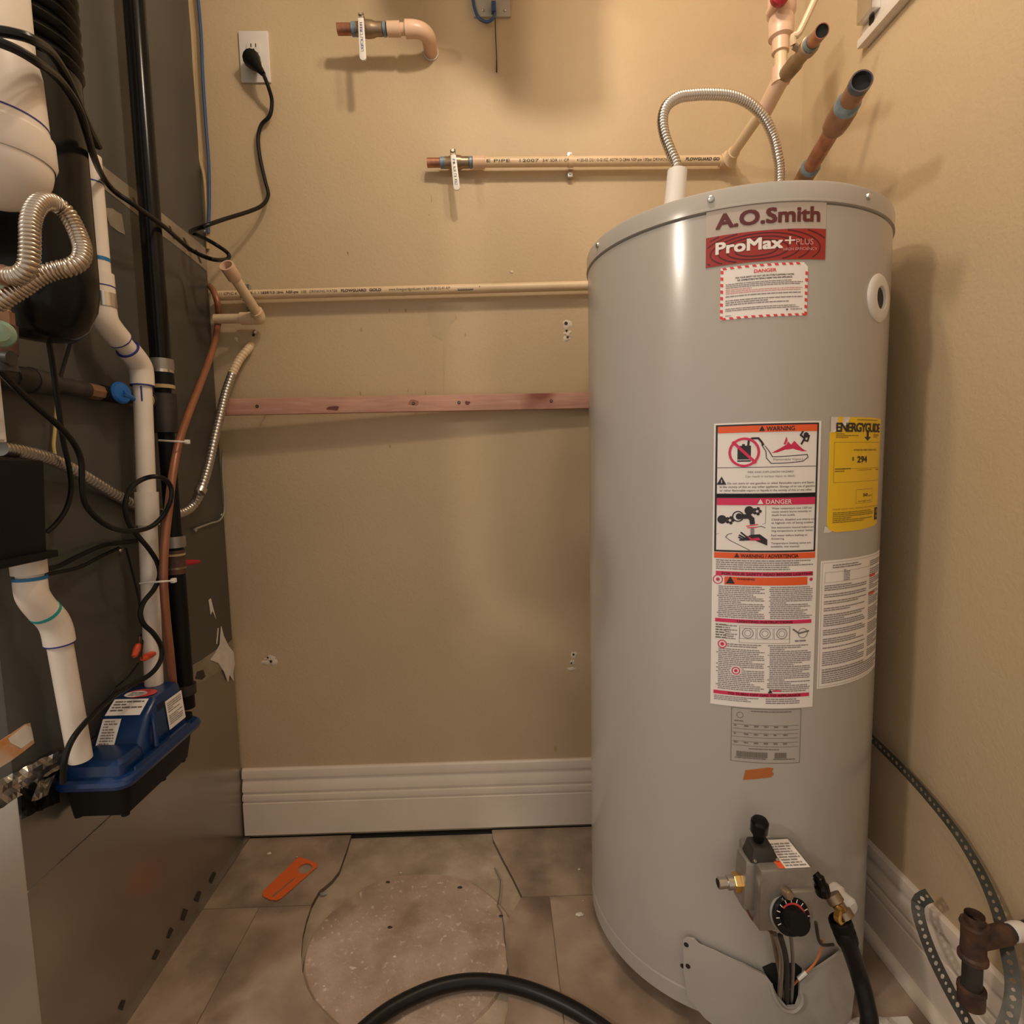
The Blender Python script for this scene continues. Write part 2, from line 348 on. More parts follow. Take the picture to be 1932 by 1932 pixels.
_tcache = {}
def text2d(body, bold=0.0, shear=0.0, spacing=1.0):
    key = (body, bold, shear, spacing)
    if key in _tcache: return _tcache[key]
    cu = bpy.data.curves.new('t', 'FONT'); cu.body = body; cu.offset = bold; cu.shear = shear; cu.space_character = spacing; cu.resolution_u = 3
    ob = bpy.data.objects.new('t', cu); COL.objects.link(ob)
    dg = bpy.context.evaluated_depsgraph_get(); me = bpy.data.meshes.new_from_object(ob.evaluated_get(dg))
    V = [(v.co.x, v.co.y) for v in me.vertices]; F = [tuple(p.vertices) for p in me.polygons]
    bpy.data.objects.remove(ob); bpy.data.curves.remove(cu); bpy.data.meshes.remove(me)
    _tcache[key] = (V, F); return V, F
class Print:
    """flat print laid on a surface: fn(u, v, lift) -> 3D point, u to the right, v down, metres"""
    def __init__(s, fn): s.fn = fn; s.l = {}
    def mb(s, ink): return s.l.setdefault(ink, MB())
    def poly(s, ink, pts, lift=.0004): s.mb(ink).add([s.fn(u, v, lift) for u, v in pts], [tuple(range(len(pts)))])
    def rect(s, ink, u0, v0, u1, v1, lift=.0004):
        n = max(1, int(abs(u1-u0)/.012)); 
        for i in range(n):
            a = u0+(u1-u0)*i/n; b = u0+(u1-u0)*(i+1)/n
            s.poly(ink, [(a, v1), (b, v1), (b, v0), (a, v0)], lift)
    def band(s, parent, name, ink, u0, v0, u1, v1, lift=.0006):
        q = Print(s.fn); q.rect(ink, u0, v0, u1, v1, lift); q.l[ink].build(name, ink, parent, smooth=False, fix=False)
    def frame(s, ink, u0, v0, u1, v1, t, lift=.0004):
        s.rect(ink, u0, v0, u1, v0+t, lift); s.rect(ink, u0, v1-t, u1, v1, lift); s.rect(ink, u0, v0, u0+t, v1, lift); s.rect(ink, u1-t, v0, u1, v1, lift)
    def line(s, ink, pts, t, lift=.0005):
        for i in range(len(pts)-1):
            a = Vector(pts[i]); b = Vector(pts[i+1]); d = (b-a)
            if d.length == 0: continue
            d.normalize(); q = Vector((-d.y, d.x))*t/2; e = d*t*.3
            s.poly(ink, [tuple(a-e+q), tuple(b+e+q), tuple(b+e-q), tuple(a-e-q)], lift)
    def disc(s, ink, u, v, r, n=18, lift=.0004, ry=None):
        s.poly(ink, [(u+r*math.cos(-2*math.pi*i/n), v+(ry or r)*math.sin(-2*math.pi*i/n)) for i in range(n)], lift)
    def ring(s, ink, u, v, r, t, n=28, lift=.0004, ry=None):
        ry = ry or r
        for i in range(n):
            a, b = 2*math.pi*i/n, 2*math.pi*(i+1)/n
            s.poly(ink, [(u+r*math.cos(a), v+ry*math.sin(a)), (u+r*math.cos(b), v+ry*math.sin(b)), (u+(r-t)*math.cos(b), v+(ry-t)*math.sin(b)), (u+(r-t)*math.cos(a), v+(ry-t)*math.sin(a))], lift)
    def text(s, ink, body, u0, v, w=None, h=None, bold=0.0, shear=0.0, align='l', spacing=1.0, lift=.0007, skew=0.0):
        """baseline at v, cap height h, fitted to width w when given"""
        V, F = text2d(body, 0.0, shear, spacing)
        if not V: return
        x0 = min(p[0] for p in V); x1 = max(p[0] for p in V); cap = 0.70
        sy = (h/cap) if h else (w/(x1-x0)); sx = (w/(x1-x0)) if w else sy
        W = (x1-x0)*sx; ox = u0 if align == 'l' else (u0-W/2 if align == 'c' else u0-W)
        b = bold*0.75
        for i, (du, dv) in enumerate([(0, 0)] if not bold else [(0, 0), (b, b), (-b, b), (b, -b), (-b, -b), (b, 0), (-b, 0)]):
            s.mb(ink).add([s.fn(ox+(p[0]-x0+du)*sx, v-(p[1]+dv)*sy-skew*(p[0]-x0)*sx, lift+i*3e-6) for p in V], F)
    def greek(s, ink, u0, v0, u1, v1, rows, fill=.52, seed=1, ragged=.3, indent=0.0):
        rnd = random.Random(seed); dv = (v1-v0)/rows
        for i in range(rows):
            u = u0+(indent if rnd.random() < .75 else 0); end = u1-(u1-u0)*(rnd.random()**4)*ragged
            if rnd.random() < .12: end = u0+(u1-u0)*rnd.uniform(.3, .7)
            y = v0+dv*i; wd = dv*.55
            while u < end:
                L = min(wd*rnd.uniform(1.0, 5.0), end-u)
                s.poly(ink, [(u, y+dv*fill), (u+L, y+dv*fill), (u+L, y), (u, y)], .0004); u += L+wd*.45
    def finish(s, parent, names):
        for ink, mb in s.l.items():
            o = mb.build(names.get(ink, 'print'), ink, parent, smooth=False, fix=False); o['kind'] = 'stuff'

# ================================================================== SETTING
wall_back = struct(MB().box((-1.42, D, -.012), (XW+.10, D+.10, 2.5)).build('wall_back', 'wall', smooth=False))
wall_right = struct(MB().box((XW, -.30, -.012), (XW+.10, D, 2.5)).build('wall_right', 'wall', smooth=False))
wall_left = struct(MB().box((-1.42, .30, -.012), (-1.32, D, 2.5)).build('wall_left', 'wall', smooth=False))
ceiling = struct(MB().box((-1.42, -.30, 2.5), (XW+.10, D+.10, 2.58)).build('ceiling', 'ceiling', smooth=False))
floor = struct(MB().box((-1.42, -1.6, -.10), (XW+.10, D+.10, -.012)).build('floor', 'slab', smooth=False))

# --- stone tiles cut round the old heater pad
def fl(px, py, z=0.0):
    p = at(px, py, Z=z); return (p.x, p.y)
YJ = 0.5*(fl(520, 1708)[1]+fl(1060, 1692)[1])
XJL = fl(490, 1711)[0]; XJR = fl(1037, 1694)[0]
patch_px = [(664, 1569), (655, 1600), (640, 1642), (626, 1660), (602, 1680), (588, 1705), (578, 1735), (571, 1765), (568, 1800), (570, 1830), (578, 1862), (592, 1888), (615, 1912), (650, 1945), (720, 1990), (800, 2010), (880, 2000), (945, 1960),
            (958, 1900), (962, 1850), (955, 1800), (953, 1745), (972, 1712), (985, 1690), (968, 1655), (948, 1618), (930, 1582), (927, 1565)]
patch = [fl(*p) for p in patch_px]
patch[0] = (patch[0][0], D-.001); patch[-1] = (patch[-1][0], D-.001)
patch_h = patch[:]
def point_in(p, poly):
    c = False; j = len(poly)-1
    for i in range(len(poly)):
        a, b = poly[i], poly[j]
        if (a[1] > p[1]) != (b[1] > p[1]) and p[0] < (b[0]-a[0])*(p[1]-a[1])/(b[1]-a[1])+a[0]: c = not c
        j = i
    return c
def tile(x0, y0, x1, y1, dz=0.0, g=.0011, name='floor_tile', m='tile'):
    rect = [(x0+g, y0+g), (x1-g, y0+g), (x1-g, y1-g), (x0+g, y1-g)]
    V = [Vector(p) for p in rect]+[Vector(p) for p in patch]
    n = len(patch); E_ = [(0, 1), (1, 2), (2, 3), (3, 0)]+[(4+i, 4+(i+1) % n) for i in range(n)]
    r = delaunay_2d_cdt(V, E_, [], 0, 1e-6); vo, fo = r[0], r[2]; F = []
    for f in fo:
        c = sum((vo[i] for i in f), Vector((0, 0)))/len(f)
        if rect[0][0] < c.x < rect[1][0] and rect[0][1] < c.y < rect[2][1] and not point_in(c, patch): F.append(tuple(f))
    if not F: return
    mb = MB(); slab_poly(mb, vo, F, lambda v: Vector((v.x, v.y, dz)), lambda v: Vector((v.x, v.y, -.0119)))
    mb.build(name, m, floor, smooth=False)
TS = 0.405
rows = [(YJ, D-.0125, (XJL-.30, XJR-.12)), (YJ-TS, YJ, (XJL, XJR)), (YJ-2*TS, YJ-TS, (XJL+.2, XJR+.2)), (YJ-3*TS, YJ-2*TS, (XJL, XJR)), (YJ-4*TS, YJ-3*TS, (XJL+.2, XJR+.2))]
for k, (y0, y1, xs) in enumerate(rows):
    step = TS
    edges = []
    if k == 0: edges = [-1.31, -.78, -.04, XW-.001]     # the back row is interrupted by the pad
    elif k == 1: edges = [-1.31, XJL-.43, XJL, XJR, XJR+.46, XW-.001]
    else:
        e = xs[0]-2*step
        while e < XW-.05: edges.append(max(e, -1.31)); e += step
        edges.append(XW-.001); edges = sorted(set(edges))
    for a, b in zip(edges, edges[1:]):
        if b-a > .03:
            tile(a, y0, b, y1, random.uniform(-.0008, .0004)); tile(a, y0, b, y1, -.0018, 0.0, 'grout_bed', 'grout')
MB().box((XF+.002, D-.0122, -.0116), (XW-.02, D-.0005, -.0060)).build('gap_shade', 'hollow_shade', floor, smooth=False)  # solid black strip painting the shade between tiles and baseboard
# round mortar bed left by the former heater
bc = fl(772, 1790, -.010); br = abs(fl(573, 1800, -.010)[0]-bc[0])
mb = MB(); ring = []
for i in range(64):
    a = 2*math.pi*i/64; rr = br*(1+.015*math.sin(3*a+1)+.012*math.sin(7*a))
    p = (bc[0]+rr*math.cos(a), bc[1]+rr*.97*math.sin(a)); ring.append(p)
mb.rings([[(x, y, -.0119) for x, y in ring], [(bc[0]+(x-bc[0])*.985, bc[1]+(y-bc[1])*.985, -.0065) for x, y in ring]], True, False, True)
mb.build('mortar_bed', 'bed', floor, smooth=False, label='round pinkish mortar bed where a heater stood')
# thin crack in the mortar on the right side of the pad
cr = [(933, 1637), (944, 1660), (943, 1685), (938, 1708), (946, 1722), (950, 1745), (951, 1770), (956, 1795)]
cp = [Vector((*fl(*p, -.0052), -.0060)) for p in cr]
MB().tube(cp, .0014, 5).build('crack', 'ink_faint', floor)

# --- baseboards
PROF = [(0, .007), (.0105, .007), (.016, .009), (.016, .096), (.0115, .099), (.0115, .102), (.016, .104), (.0165, .110), (.015, .118), (.010, .121), (.010, .125), (.0145, .128), (.0135, .140), (.0085, .152), (.0065, .157), (.0065, .161), (.011, .163), (.0115, .172), (.009, .183), (.005, .187), (0, .187)]
mb = MB(); mb.rings([[(x, D-d, z) for d, z in PROF] for x in (XF+.001, XW)], True)
struct(mb.build('baseboard_back', 'trim', angle=25))
mb = MB(); mb.rings([[(XW-d, y, z-.006) for d, z in PROF] for y in (-.30, D-.017)], True)
bbr = struct(mb.build('baseboard_right', 'trim', angle=25))
mb = MB(); mb.rings([[(XW-.016-.016*math.cos(a), y, .0005+.018*math.sin(a)) for a in [i*math.pi/12 for i in range(7)]]+[(XW-.016, y, .0005)] for y in (-.30, D-.03)], True)
mb.build('shoe_moulding', 'trim', bbr)

# --- marks on the back wall
def wall_blob(name, m, px, py, rx, ry, lift=.0015, seed=0, n=14, rag=.35):
    rnd = random.Random(seed); c = at(px, py, Y=D); k = D/FPX
    pts = []
    for i in range(n):
        a = 2*math.pi*i/n; q = 1+rnd.uniform(-rag, rag)
        pts.append(Vector((c.x+rx*k*q*math.cos(a), D, c.z+ry*k*q*math.sin(a))))
    mbb = MB(); top = [c+(p-c)*.6+Vector((0, -lift, 0)) for p in pts]
    mbb.rings([pts, top], True, False, True); return mbb.build(name, m, wall_back)
def wall_hole(px, py, r):
    c = at(px, py, Y=D-.0026); MB().lathe([(r*.95, 0), (r, .0010), (r*.5, .0012), (0.0001, .0008)], c+Vector((0, .0012, 0)), (0, -1, 0), 10).build('screw_hole', 'slot', wall_back)
for i, (px, py, rx, ry) in enumerate([(1070, 612, 8, 9), (1071, 630, 7, 6), (1068, 640, 6, 5), (510, 1243, 11, 7), (503, 1250, 9, 6), (517, 1250, 7, 6), (1083, 1236, 6, 8), (1080, 1250, 6, 6), (1078, 1262, 9, 4), (965, 513, 4, 3), (445, 640, 4, 4)]):
    wall_blob('plaster_patch', 'plaster', px, py, rx, ry, .0018, i)
for px, py, r in [(1068, 610, .0045), (1069, 624, .003), (1071, 636, .003), (511, 1248, .0035), (505, 1241, .0025), (1082, 1235, .003), (1078, 1251, .0025), (472, 657, .004), (478, 632, .0035)]:
    wall_hole(px, py, r)
for i, (px, py, rx, ry) in enumerate([(682, 622, 1.5, 6), (735, 585, 1.5, 4), (766, 585, 2, 4), (860, 597, 1.5, 6), (878, 632, 1.5, 5), (656, 477, 2, 3), (814, 375, 1.2, 6), (810, 405, 1.5, 2), (657, 478, 2, 4), (680, 742, 1.5, 5), (770, 736, 1.2, 4), (803, 740, 1.5, 4), (736, 842, 1.5, 4), (1048, 1413, 3, 5)]):
    wall_blob('scuff', 'tan_wire', px, py, rx, ry, .0006, 40+i, 8)
# thin scratches and the drip stain under the long pipe
M['drip'] = mat('drip stain', (0.455, 0.345, 0.21), 0.55, c2=(0.49, 0.372, 0.23), nscale=30)
dp = [at(px, py, Y=D-.0004) for px, py in [(806, 578), (872, 575), (862, 600), (850, 612), (842, 640), (838, 740), (836, 740), (836, 642), (815, 632), (808, 605)]]
MB().extrude(dp, (0, .0003, 0)).build('drip_stain', 'drip', wall_back, smooth=False)

# ================================================================== WATER HEATER
wh = thing('water_heater', 'tall grey cylindrical water heater covered in warning stickers', 'water heater', (TC[0], TC[1], 0))
ZT, ZB = 1.376, 0.026
def ringp(r, z, n=128): return [Vector((TC[0]+r*math.cos(2*math.pi*i/n), TC[1]+r*math.sin(2*math.pi*i/n), z)) for i in range(n)]
ZL = ZT-.031
MB().rings([ringp(TR-.004, ZB), ringp(TR, ZB+.002), ringp(TR, ZB+.032), ringp(TR-.0025, ZB+.034), ringp(TR-.0025, ZB+.037), ringp(TR, ZB+.039), ringp(TR, ZL-.004), ringp(TR-.004, ZL-.002), ringp(TR-.004, ZL+.002)], True, True, True).build('tank_jacket', 'tank', wh, angle=40)
lid = MB().rings([ringp(TR+.0005, ZL-.001), ringp(TR+.0028, ZL), ringp(TR+.0028, ZL+.003), ringp(TR+.0022, ZL+.0035), ringp(TR+.0022, ZT-.007), ringp(TR+.0012, ZT-.003), ringp(TR-.002, ZT-.0008), ringp(TR-.006, ZT), ringp(TR-.03, ZT-.001), ringp(.06, ZT+.004)], True, True, True).build('lid', 'tank', wh, angle=40)
mb = MB()
for a in (.6, 2.7, 4.8):
    p = Vector((TC[0]+.2*math.cos(a), TC[1]+.2*math.sin(a), -.0005)); mb = MB().cyl(p, p+Vector((0, 0, ZB+.0005)), .02, 12); mb.build('foot', 'steel_dull', wh)
for px, py in ((1341, 376), (1128, 463), (1638, 371)):
    th, z = tank_hit(px, py, TR+.0022); p = tank_pt(th, z, TR+.0015); n = Vector((math.sin(th), -math.cos(th), 0))
    MB().lathe([(.0052, 0), (.0052, .0018), (.0042, .0040), (.002, .0050), (.0001, .0050)], p, n, 14).build('screw', 'steel', lid)
def curved_panel(name, m, poly_px, lift, thick, parent, r0=TR, grid=.02):
    P = []
    for px, py in poly_px:
        th, z = tank_hit(px, py, r0); P.append((th*TR, z))
    V, F = cdt(dense(P, .010), (), grid); mb = MB()
    slab_poly(mb, V, F, lambda v: tank_pt(v.x/TR, v.y, r0+lift), lambda v: tank_pt(v.x/TR, v.y, r0+lift-thick))
    return mb.build(name, m, parent, angle=40)
class TankSticker:
    def __init__(s, name, m, pxl, pxr, ptop, pbot, label, notch=None, lift=.0006):
        thl = tank_hit(*pxl)[0]; thr = tank_hit(*pxr)[0]; s.thl = thl; s.w = (thr-thl)*TR
        s.zt = tank_hit(*ptop)[1]; s.h = s.zt-tank_hit(*pbot)[1]
        fn = lambda u, v, l: tank_pt(thl+u/TR, s.zt-v, TR+lift+l)
        s.p = Print(fn); s.fn = fn
        out = notch(s.w, s.h) if notch else [(0, 0), (s.w, 0), (s.w, s.h), (0, s.h)]
        V, F = cdt(dense(out, .008), (), .012); mb = MB()
        slab_poly(mb, V, F, lambda v: fn(v.x, v.y, 0), lambda v: fn(v.x, v.y, -lift*.9))
        s.o = mb.build(name, m, wh, smooth=False, label=label)

# brand label
S = TankSticker('brand_label', 'sticker_tan', (1332, 470), (1557, 450), (1445, 378), (1445, 493), 'brand label with maroon lettering over a red rippled band')
w, h, p = S.w, S.h, S.p
p.text('ink_maroon', 'A.O.Smith', w*.085, h*.37, w=w*.85, h=h*.235, bold=.040)
v0 = h*.49
p.band(S.o, 'red_band', 'ink_crimson', 0, v0, w, h-.0005, .0004)
cx_, cy_ = w*.40, v0+(h-v0)*.60
def clipseg(a, b):
    e = .0014; return all(e <= q[0] <= w-e and v0+e <= q[1] <= h-.0005-e for q in (a, b))
for k in range(1, 9):
    rx = w*(.09+.080*k); ry = (h-v0)*(.10+.105*k); t = .0017
    ox = w*.012*k
    for i in range(72):
        a0, a1 = 2*math.pi*i/72, 2*math.pi*(i+1)/72
        A = (cx_+ox+rx*math.cos(a0), cy_+ry*math.sin(a0)); B = (cx_+ox+rx*math.cos(a1), cy_+ry*math.sin(a1))
        if clipseg(A, B): p.line('ink_darkmaroon', [A, B], t, .0006)
p.text('ink_white', 'ProMax', w*.085, v0+(h-v0)*.60, w=w*.535, h=(h-v0)*.37, bold=.040, lift=.0010)
p.text('ink_white', '+', w*.64, v0+(h-v0)*.56, w=w*.085, h=(h-v0)*.37, lift=.0010)
p.text('ink_rose', 'PLUS', w*.735, v0+(h-v0)*.52, w=w*.15, h=(h-v0)*.19, lift=.0010)
p.text('ink_rose', 'HIGH EFFICIENCY', w*.63, v0+(h-v0)*.70, w=w*.29, h=(h-v0)*.09, lift=.0010)
p.finish(S.o, {'ink_maroon': 'lettering', 'ink_crimson': 'red_band', 'ink_darkmaroon': 'ripple_lines', 'ink_white': 'white_lettering', 'ink_rose': 'small_lettering'})

# red dashed danger card
S = TankSticker('danger_card', 'sticker', (1359, 555), (1523, 545), (1441, 498), (1441, 598), 'white danger card with a red dashed border', notch=lambda w, h: [(0, 0), (w*.95, 0), (w, h*.09), (w, h), (0, h)])
w, h, p = S.w, S.h, S.p; b = .004
n = 12
for i in range(n):
    u = w*i/n+.002
    if u+w/n*.5 < w*.95: p.poly('ink_red', [(u+.002, b*.8), (u+w/n*.5+.002, b*.8), (u+w/n*.5, 0), (u, 0)])
    p.poly('ink_red', [(u+.002, h), (u+w/n*.5+.002, h), (u+w/n*.5, h-b*.8), (u, h-b*.8)])
for i in range(8):
    v = h*(i+.35)/8
    p.poly('ink_red', [(0, v+h/16), (b, v+h/16+.001), (b, v+.001), (0, v)])
    if i: p.poly('ink_red', [(w-b, v+h/16), (w, v+h/16+.001), (w, v+.001), (w-b, v)])
p.text('ink_red', 'DANGER', w*.5, h*.155, w=w*.25, h=h*.06, bold=.03, align='c')
p.text('ink_black', 'FOR YOUR SAFETY DO NOT USE OR STORE FLAMMABLE VAPORS', w*.5, h*.235, w=w*.66, h=h*.03, bold=.03, align='c')
p.text('ink_black', 'OR COMBUSTIBLE MATERIALS NEAR THIS GAS APPLIANCE', w*.5, h*.285, w=w*.62, h=h*.03, bold=.03, align='c')
p.greek('ink_grey', w*.06, h*.32, w*.94, h*.42, 3, seed=1)
p.greek('ink_rose', w*.06, h*.425, w*.94, h*.53, 3, seed=2, ragged=.1)
p.greek('ink_grey', w*.06, h*.55, w*.94, h*.59, 1, seed=3)
p.greek('ink_grey', w*.06, h*.63, w*.94, h*.75, 3, seed=4)
p.greek('ink_grey', w*.06, h*.79, w*.94, h*.86, 2, seed=5)
p.disc('ink_blue', w*.76, h*.88, h*.022, 4); p.greek('ink_grey', w*.80, h*.865, w*.94, h*.90, 1, seed=7); p.greek('ink_grey', w*.06, h*.92, w*.15, h*.95, 1, seed=8)
p.finish(S.o, {'ink_red': 'red_border', 'ink_black': 'bold_lettering', 'ink_grey': 'small_print', 'ink_rose': 'red_small_print', 'ink_blue': 'emblem'})

# big warning label
S = TankSticker('warning_label', 'sticker', (1346, 900), (1546, 900), (1446, 796), (1446, 1336), 'tall white label with orange WARNING and magenta DANGER panels and tiny instructions')
w, h, p = S.w, S.h, S.p
F = lambda y: h*(y-797)/(1335-797)      # photograph row on the label -> label metres
l, r_ = w*.035, w*.955
t = .0035
p.frame('ink_black', l-.003, F(800), r_+.003, F(930), .0028); p.rect('ink_black', l-.003, F(927), r_+.003, F(936)); p.frame('ink_black', l-.003, F(930), r_+.003, F(1036), .0028)
p.band(S.o, 'orange_band', 'ink_orange', l, F(803), r_, F(815)); p.text('ink_black', 'WARNING', w*.60, F(813), w=w*.26, h=F(813)-F(805), bold=.02, align='c', lift=.001)
def tri(ink, u, v, s_, lift=.001): p.poly(ink, [(u-s_/2, v), (u+s_/2, v), (u, v-s_*.9)], lift)
tri('ink_black', w*.43, F(813), .0085)
# no-fuel pictogram
p.ring('ink_pink', w*.275, F(851), .0225, .0036, lift=.0008); p.rect('ink_black', w*.215, F(839), w*.335, F(864)); p.rect('ink_black', w*.255, F(836), w*.28, F(840)); p.rect('ink_black', w*.215, F(865.5), w*.335, F(868))
p.line('ink_pink', [(w*.275-.016, F(851)-.0155), (w*.275+.016, F(851)+.0155)], .0042, .0010)
p.line('ink_black', [(w*.31, F(838)), (w*.315, F(829)), (w*.345, F(826)), (w*.40, F(826)), (w*.43, F(833)), (w*.445, F(838))], .0030)
p.line('ink_black', [(w*.43, F(838)), (w*.47, F(850)), (w*.475, F(862)), (w*.52, F(872)), (w*.62, F(872)), (w*.72, F(871)), (w*.82, F(869)), (w*.87, F(862)), (w*.86, F(857)), (w*.80, F(858)), (w*.70, F(859)), (w*.60, F(860)), (w*.53, F(860)), (w*.50, F(850)), (w*.46, F(840))], .0011)
p.text('ink_grey', 'Flammable Vapors', w*.68, F(867), w=w*.28, h=F(866)-F(862), align='c')
p.poly('ink_pink', [(w*.52, F(853)), (w*.60, F(845)), (w*.66, F(838)), (w*.67, F(833)), (w*.70, F(839)), (w*.73, F(832)), (w*.76, F(838)), (w*.80, F(845)), (w*.83, F(849)), (w*.86, F(851))], .0007)
p.poly('ink_pink', [(w*.63, F(838)), (w*.655, F(824)), (w*.665, F(831)), (w*.65, F(838))], .0007)
p.line('ink_black', [(w*.80, F(838)), (w*.83, F(828)), (w*.79, F(822)), (w*.82, F(813))], .0028); p.line('ink_black', [(w*.82, F(831)), (w*.86, F(833)), (w*.875, F(823))], .0026); p.disc('ink_black', w*.845, F(822), .0042, 12)
p.rect('ink_black', l, F(878), r_, F(879))
p.text('ink_grey', 'FIRE AND EXPLOSION HAZARD', w*.52, F(889), w=w*.42, h=F(888)-F(884.5), bold=.01, align='c'); p.text('ink_grey', 'Can result in serious injury or death.', w*.52, F(897), w=w*.46, h=F(896)-F(892), align='c')
tri('ink_black', w*.075, F(910), .014); p.rect('ink_white', w*.072, F(901), w*.079, F(907), .0013)
for i, (s_, a, b_) in enumerate([('Do not store or use gasoline or other flammable vapors and liquids', .13, .94), ('in the vicinity of this or any other appliance. Storage of or use of gasoline', .06, .95), ('or other flammable vapors or liquids in the vicinity of this or any other', .06, .92), ('appliance can result in serious injury or death.', .06, .64)]):
    p.text('ink_black', s_, w*a, F(909.5+i*6.6), w=w*(b_-a), h=F(803)-F(799.2))
p.band(S.o, 'magenta_band', 'ink_pink', l, F(935), r_, F(948)); p.text('ink_white', 'DANGER', w*.60, F(946), w=w*.24, h=F(946)-F(938), bold=.01, align='c', lift=.001); tri('ink_white', w*.43, F(946), .0085)
# tap and hand pictogram
for u, v in ((.085, 975), (.33, 958)):
    p.disc('ink_black', w*u, F(v), .0068, 14); q = (w*u+.0115, F(v)+.0012)
    for k in range(5):
        a = 2*math.pi*k/5; p.disc('ink_black', q[0]+.0042*math.cos(a), q[1]+.0042*math.sin(a), .0026, 8)
p.ring('ink_black', w*.23, F(969), .0085, .0018); p.disc('ink_black', w*.24, F(969), .0050, 12)
p.line('ink_black', [(w*.24, F(969)), (w*.33, F(969)), (w*.355, F(974)), (w*.36, F(981))], .0072, .0008)
p.line('ink_red', [(w*.31, F(987)), (w*.41, F(984))], .0016); p.line('ink_red', [(w*.32, F(990)), (w*.40, F(989))], .0016); p.rect('ink_grey', w*.345, F(990), w*.38, F(1003))
p.line('ink_grey', [(l, F(1003)), (w*.48, F(982)), (w*.48, F(950))], .0006); p.line('ink_black', [(w*.48, F(990)), (w*.44, F(987)), (w*.14, F(1003)), (w*.12, F(1008)), (w*.16, F(1014)), (w*.34, F(1032))], .0009)
p.poly('ink_black', [(w*.28, F(1010)), (w*.35, F(1003)), (w*.43, F(1002)), (w*.50, F(1012)), (w*.50, F(1023)), (w*.38, F(1013)), (w*.30, F(1014))], .0008)
for a, b_ in (((.31, 1007), (.26, 999)), ((.29, 1009), (.245, 1004)), ((.285, 1012), (.24, 1008)), ((.29, 1013), (.25, 1013))): p.line('ink_black', [(w*a[0], F(a[1])), (w*b_[0], F(b_[1]))], .0024)
p.poly('ink_pink', [(w*.31, F(1004)), (w*.36, F(1010)), (w*.42, F(1008)), (w*.44, F(1013)), (w*.35, F(1014))], .0010)
rows_ = ['Water temperature over 125F can', 'cause severe burns instantly or', 'death from scalds.', '', 'Children, disabled and elderly are', 'at highest risk of being scalded.', '', 'See instruction manual before set-', 'ting temperature at water heater.', '', 'Feel water before bathing or', 'showering.', '', 'Temperature limiting valves are', 'available, see manual.']
y = 956.0
for s_ in rows_:
    if s_: p.text('ink_black', s_, w*.535, F(y), w=w*.0125*len(s_), h=F(803)-F(799.4)); y += 6.1
    else: y += 2.4
p.band(S.o, 'orange_band', 'ink_orange', l-.003, F(1037), r_+.003, F(1048)); p.text('ink_darkmaroon', 'WARNING / ADVERTENCIA', w*.53, F(1046), w=w*.54, h=F(1046)-F(1039.5), bold=.03, align='c', lift=.001); tri('ink_darkmaroon', w*.225, F(1046), .008)
p.greek('ink_grey', l, F(1051), r_, F(1071), 5, seed=11)
p.band(S.o, 'magenta_band', 'ink_pink', l, F(1073), r_, F(1081)); p.text('ink_darkmaroon', 'FOR YOUR SAFETY READ BEFORE LIGHTING', w*.52, F(1079.5), w=w*.86, h=F(1079.5)-F(1074.8), bold=.03, align='c', lift=.001)
p.band(S.o, 'orange_band', 'ink_orange', w*.115, F(1083), w*.90, F(1098)); tri('ink_black', w*.17, F(1096), .013); p.text('ink_darkmaroon', 'WARNING', w*.23, F(1088.5), w=w*.16, h=F(803)-F(799.5), bold=.03, lift=.001); p.greek('ink_crimson', w*.23, F(1086), w*.87, F(1096), 3, seed=12)
p.ring('ink_pink', w*.055, F(1089), .0075, .0014); p.disc('ink_pink', w*.055, F(1089), .0030, 8); p.disc('ink_pink', w*.94, F(1088), .0030, 6)
p.greek('ink_grey', w*.05, F(1101), w*.49, F(1163), 17, seed=13, indent=.002); p.greek('ink_grey', w*.53, F(1101), w*.96, F(1163), 17, seed=14, indent=.002)
p.band(S.o, 'magenta_band', 'ink_pink', l, F(1164), r_, F(1171)); p.text('ink_darkmaroon', 'LIGHTING INSTRUCTIONS', w*.50, F(1169.7), w=w*.52, h=F(803)-F(798.6), bold=.03, align='c', lift=.001)
p.frame('ink_grey', w*.26, F(1176), w*.74, F(1209), .0006)
for u in (.34, .50, .66):
    p.ring('ink_grey', w*u, F(1190), .0085, .0012); p.frame('ink_grey', w*u-.012, F(1180), w*u+.012, F(1201), .0005); p.ring('ink_grey', w*u, F(1190), .0050, .0008)
p.greek('ink_faint', w*.04, F(1175), w*.14, F(1205), 6, seed=15); p.greek('ink_grey', w*.13, F(1176), w*.24, F(1205), 7, seed=16); p.line('ink_faint', [(w*.77, F(1182)), (w*.83, F(1190)), (w*.93, F(1186))], .0026); p.ring('ink_faint', w*.87, F(1190), .008, .0009); p.greek('ink_grey', w*.79, F(1203), w*.92, F(1209), 1, seed=17)
p.ring('ink_pink', w*.105, F(1214), .0068, .0016); p.disc('ink_pink', w*.105, F(1214), .0030, 8)
p.greek('ink_grey', w*.15, F(1212), w*.49, F(1220), 2, seed=18); p.greek('ink_grey', w*.05, F(1222), w*.50, F(1304), 22, seed=19, indent=.003); p.greek('ink_grey', w*.53, F(1212), w*.96, F(1304), 25, seed=20, indent=.003)
p.disc('sticker', w*.235, F(1264), .0085, 14, .0007); p.ring('ink_pink', w*.235, F(1264), .0064, .0016, lift=.001); p.disc('ink_pink', w*.235, F(1264), .0027, 8, .001)
tri('ink_black', w*.56, F(1305), .007); p.rect('ink_pink', w*.585, F(1299), w*.67, F(1302), .0009)
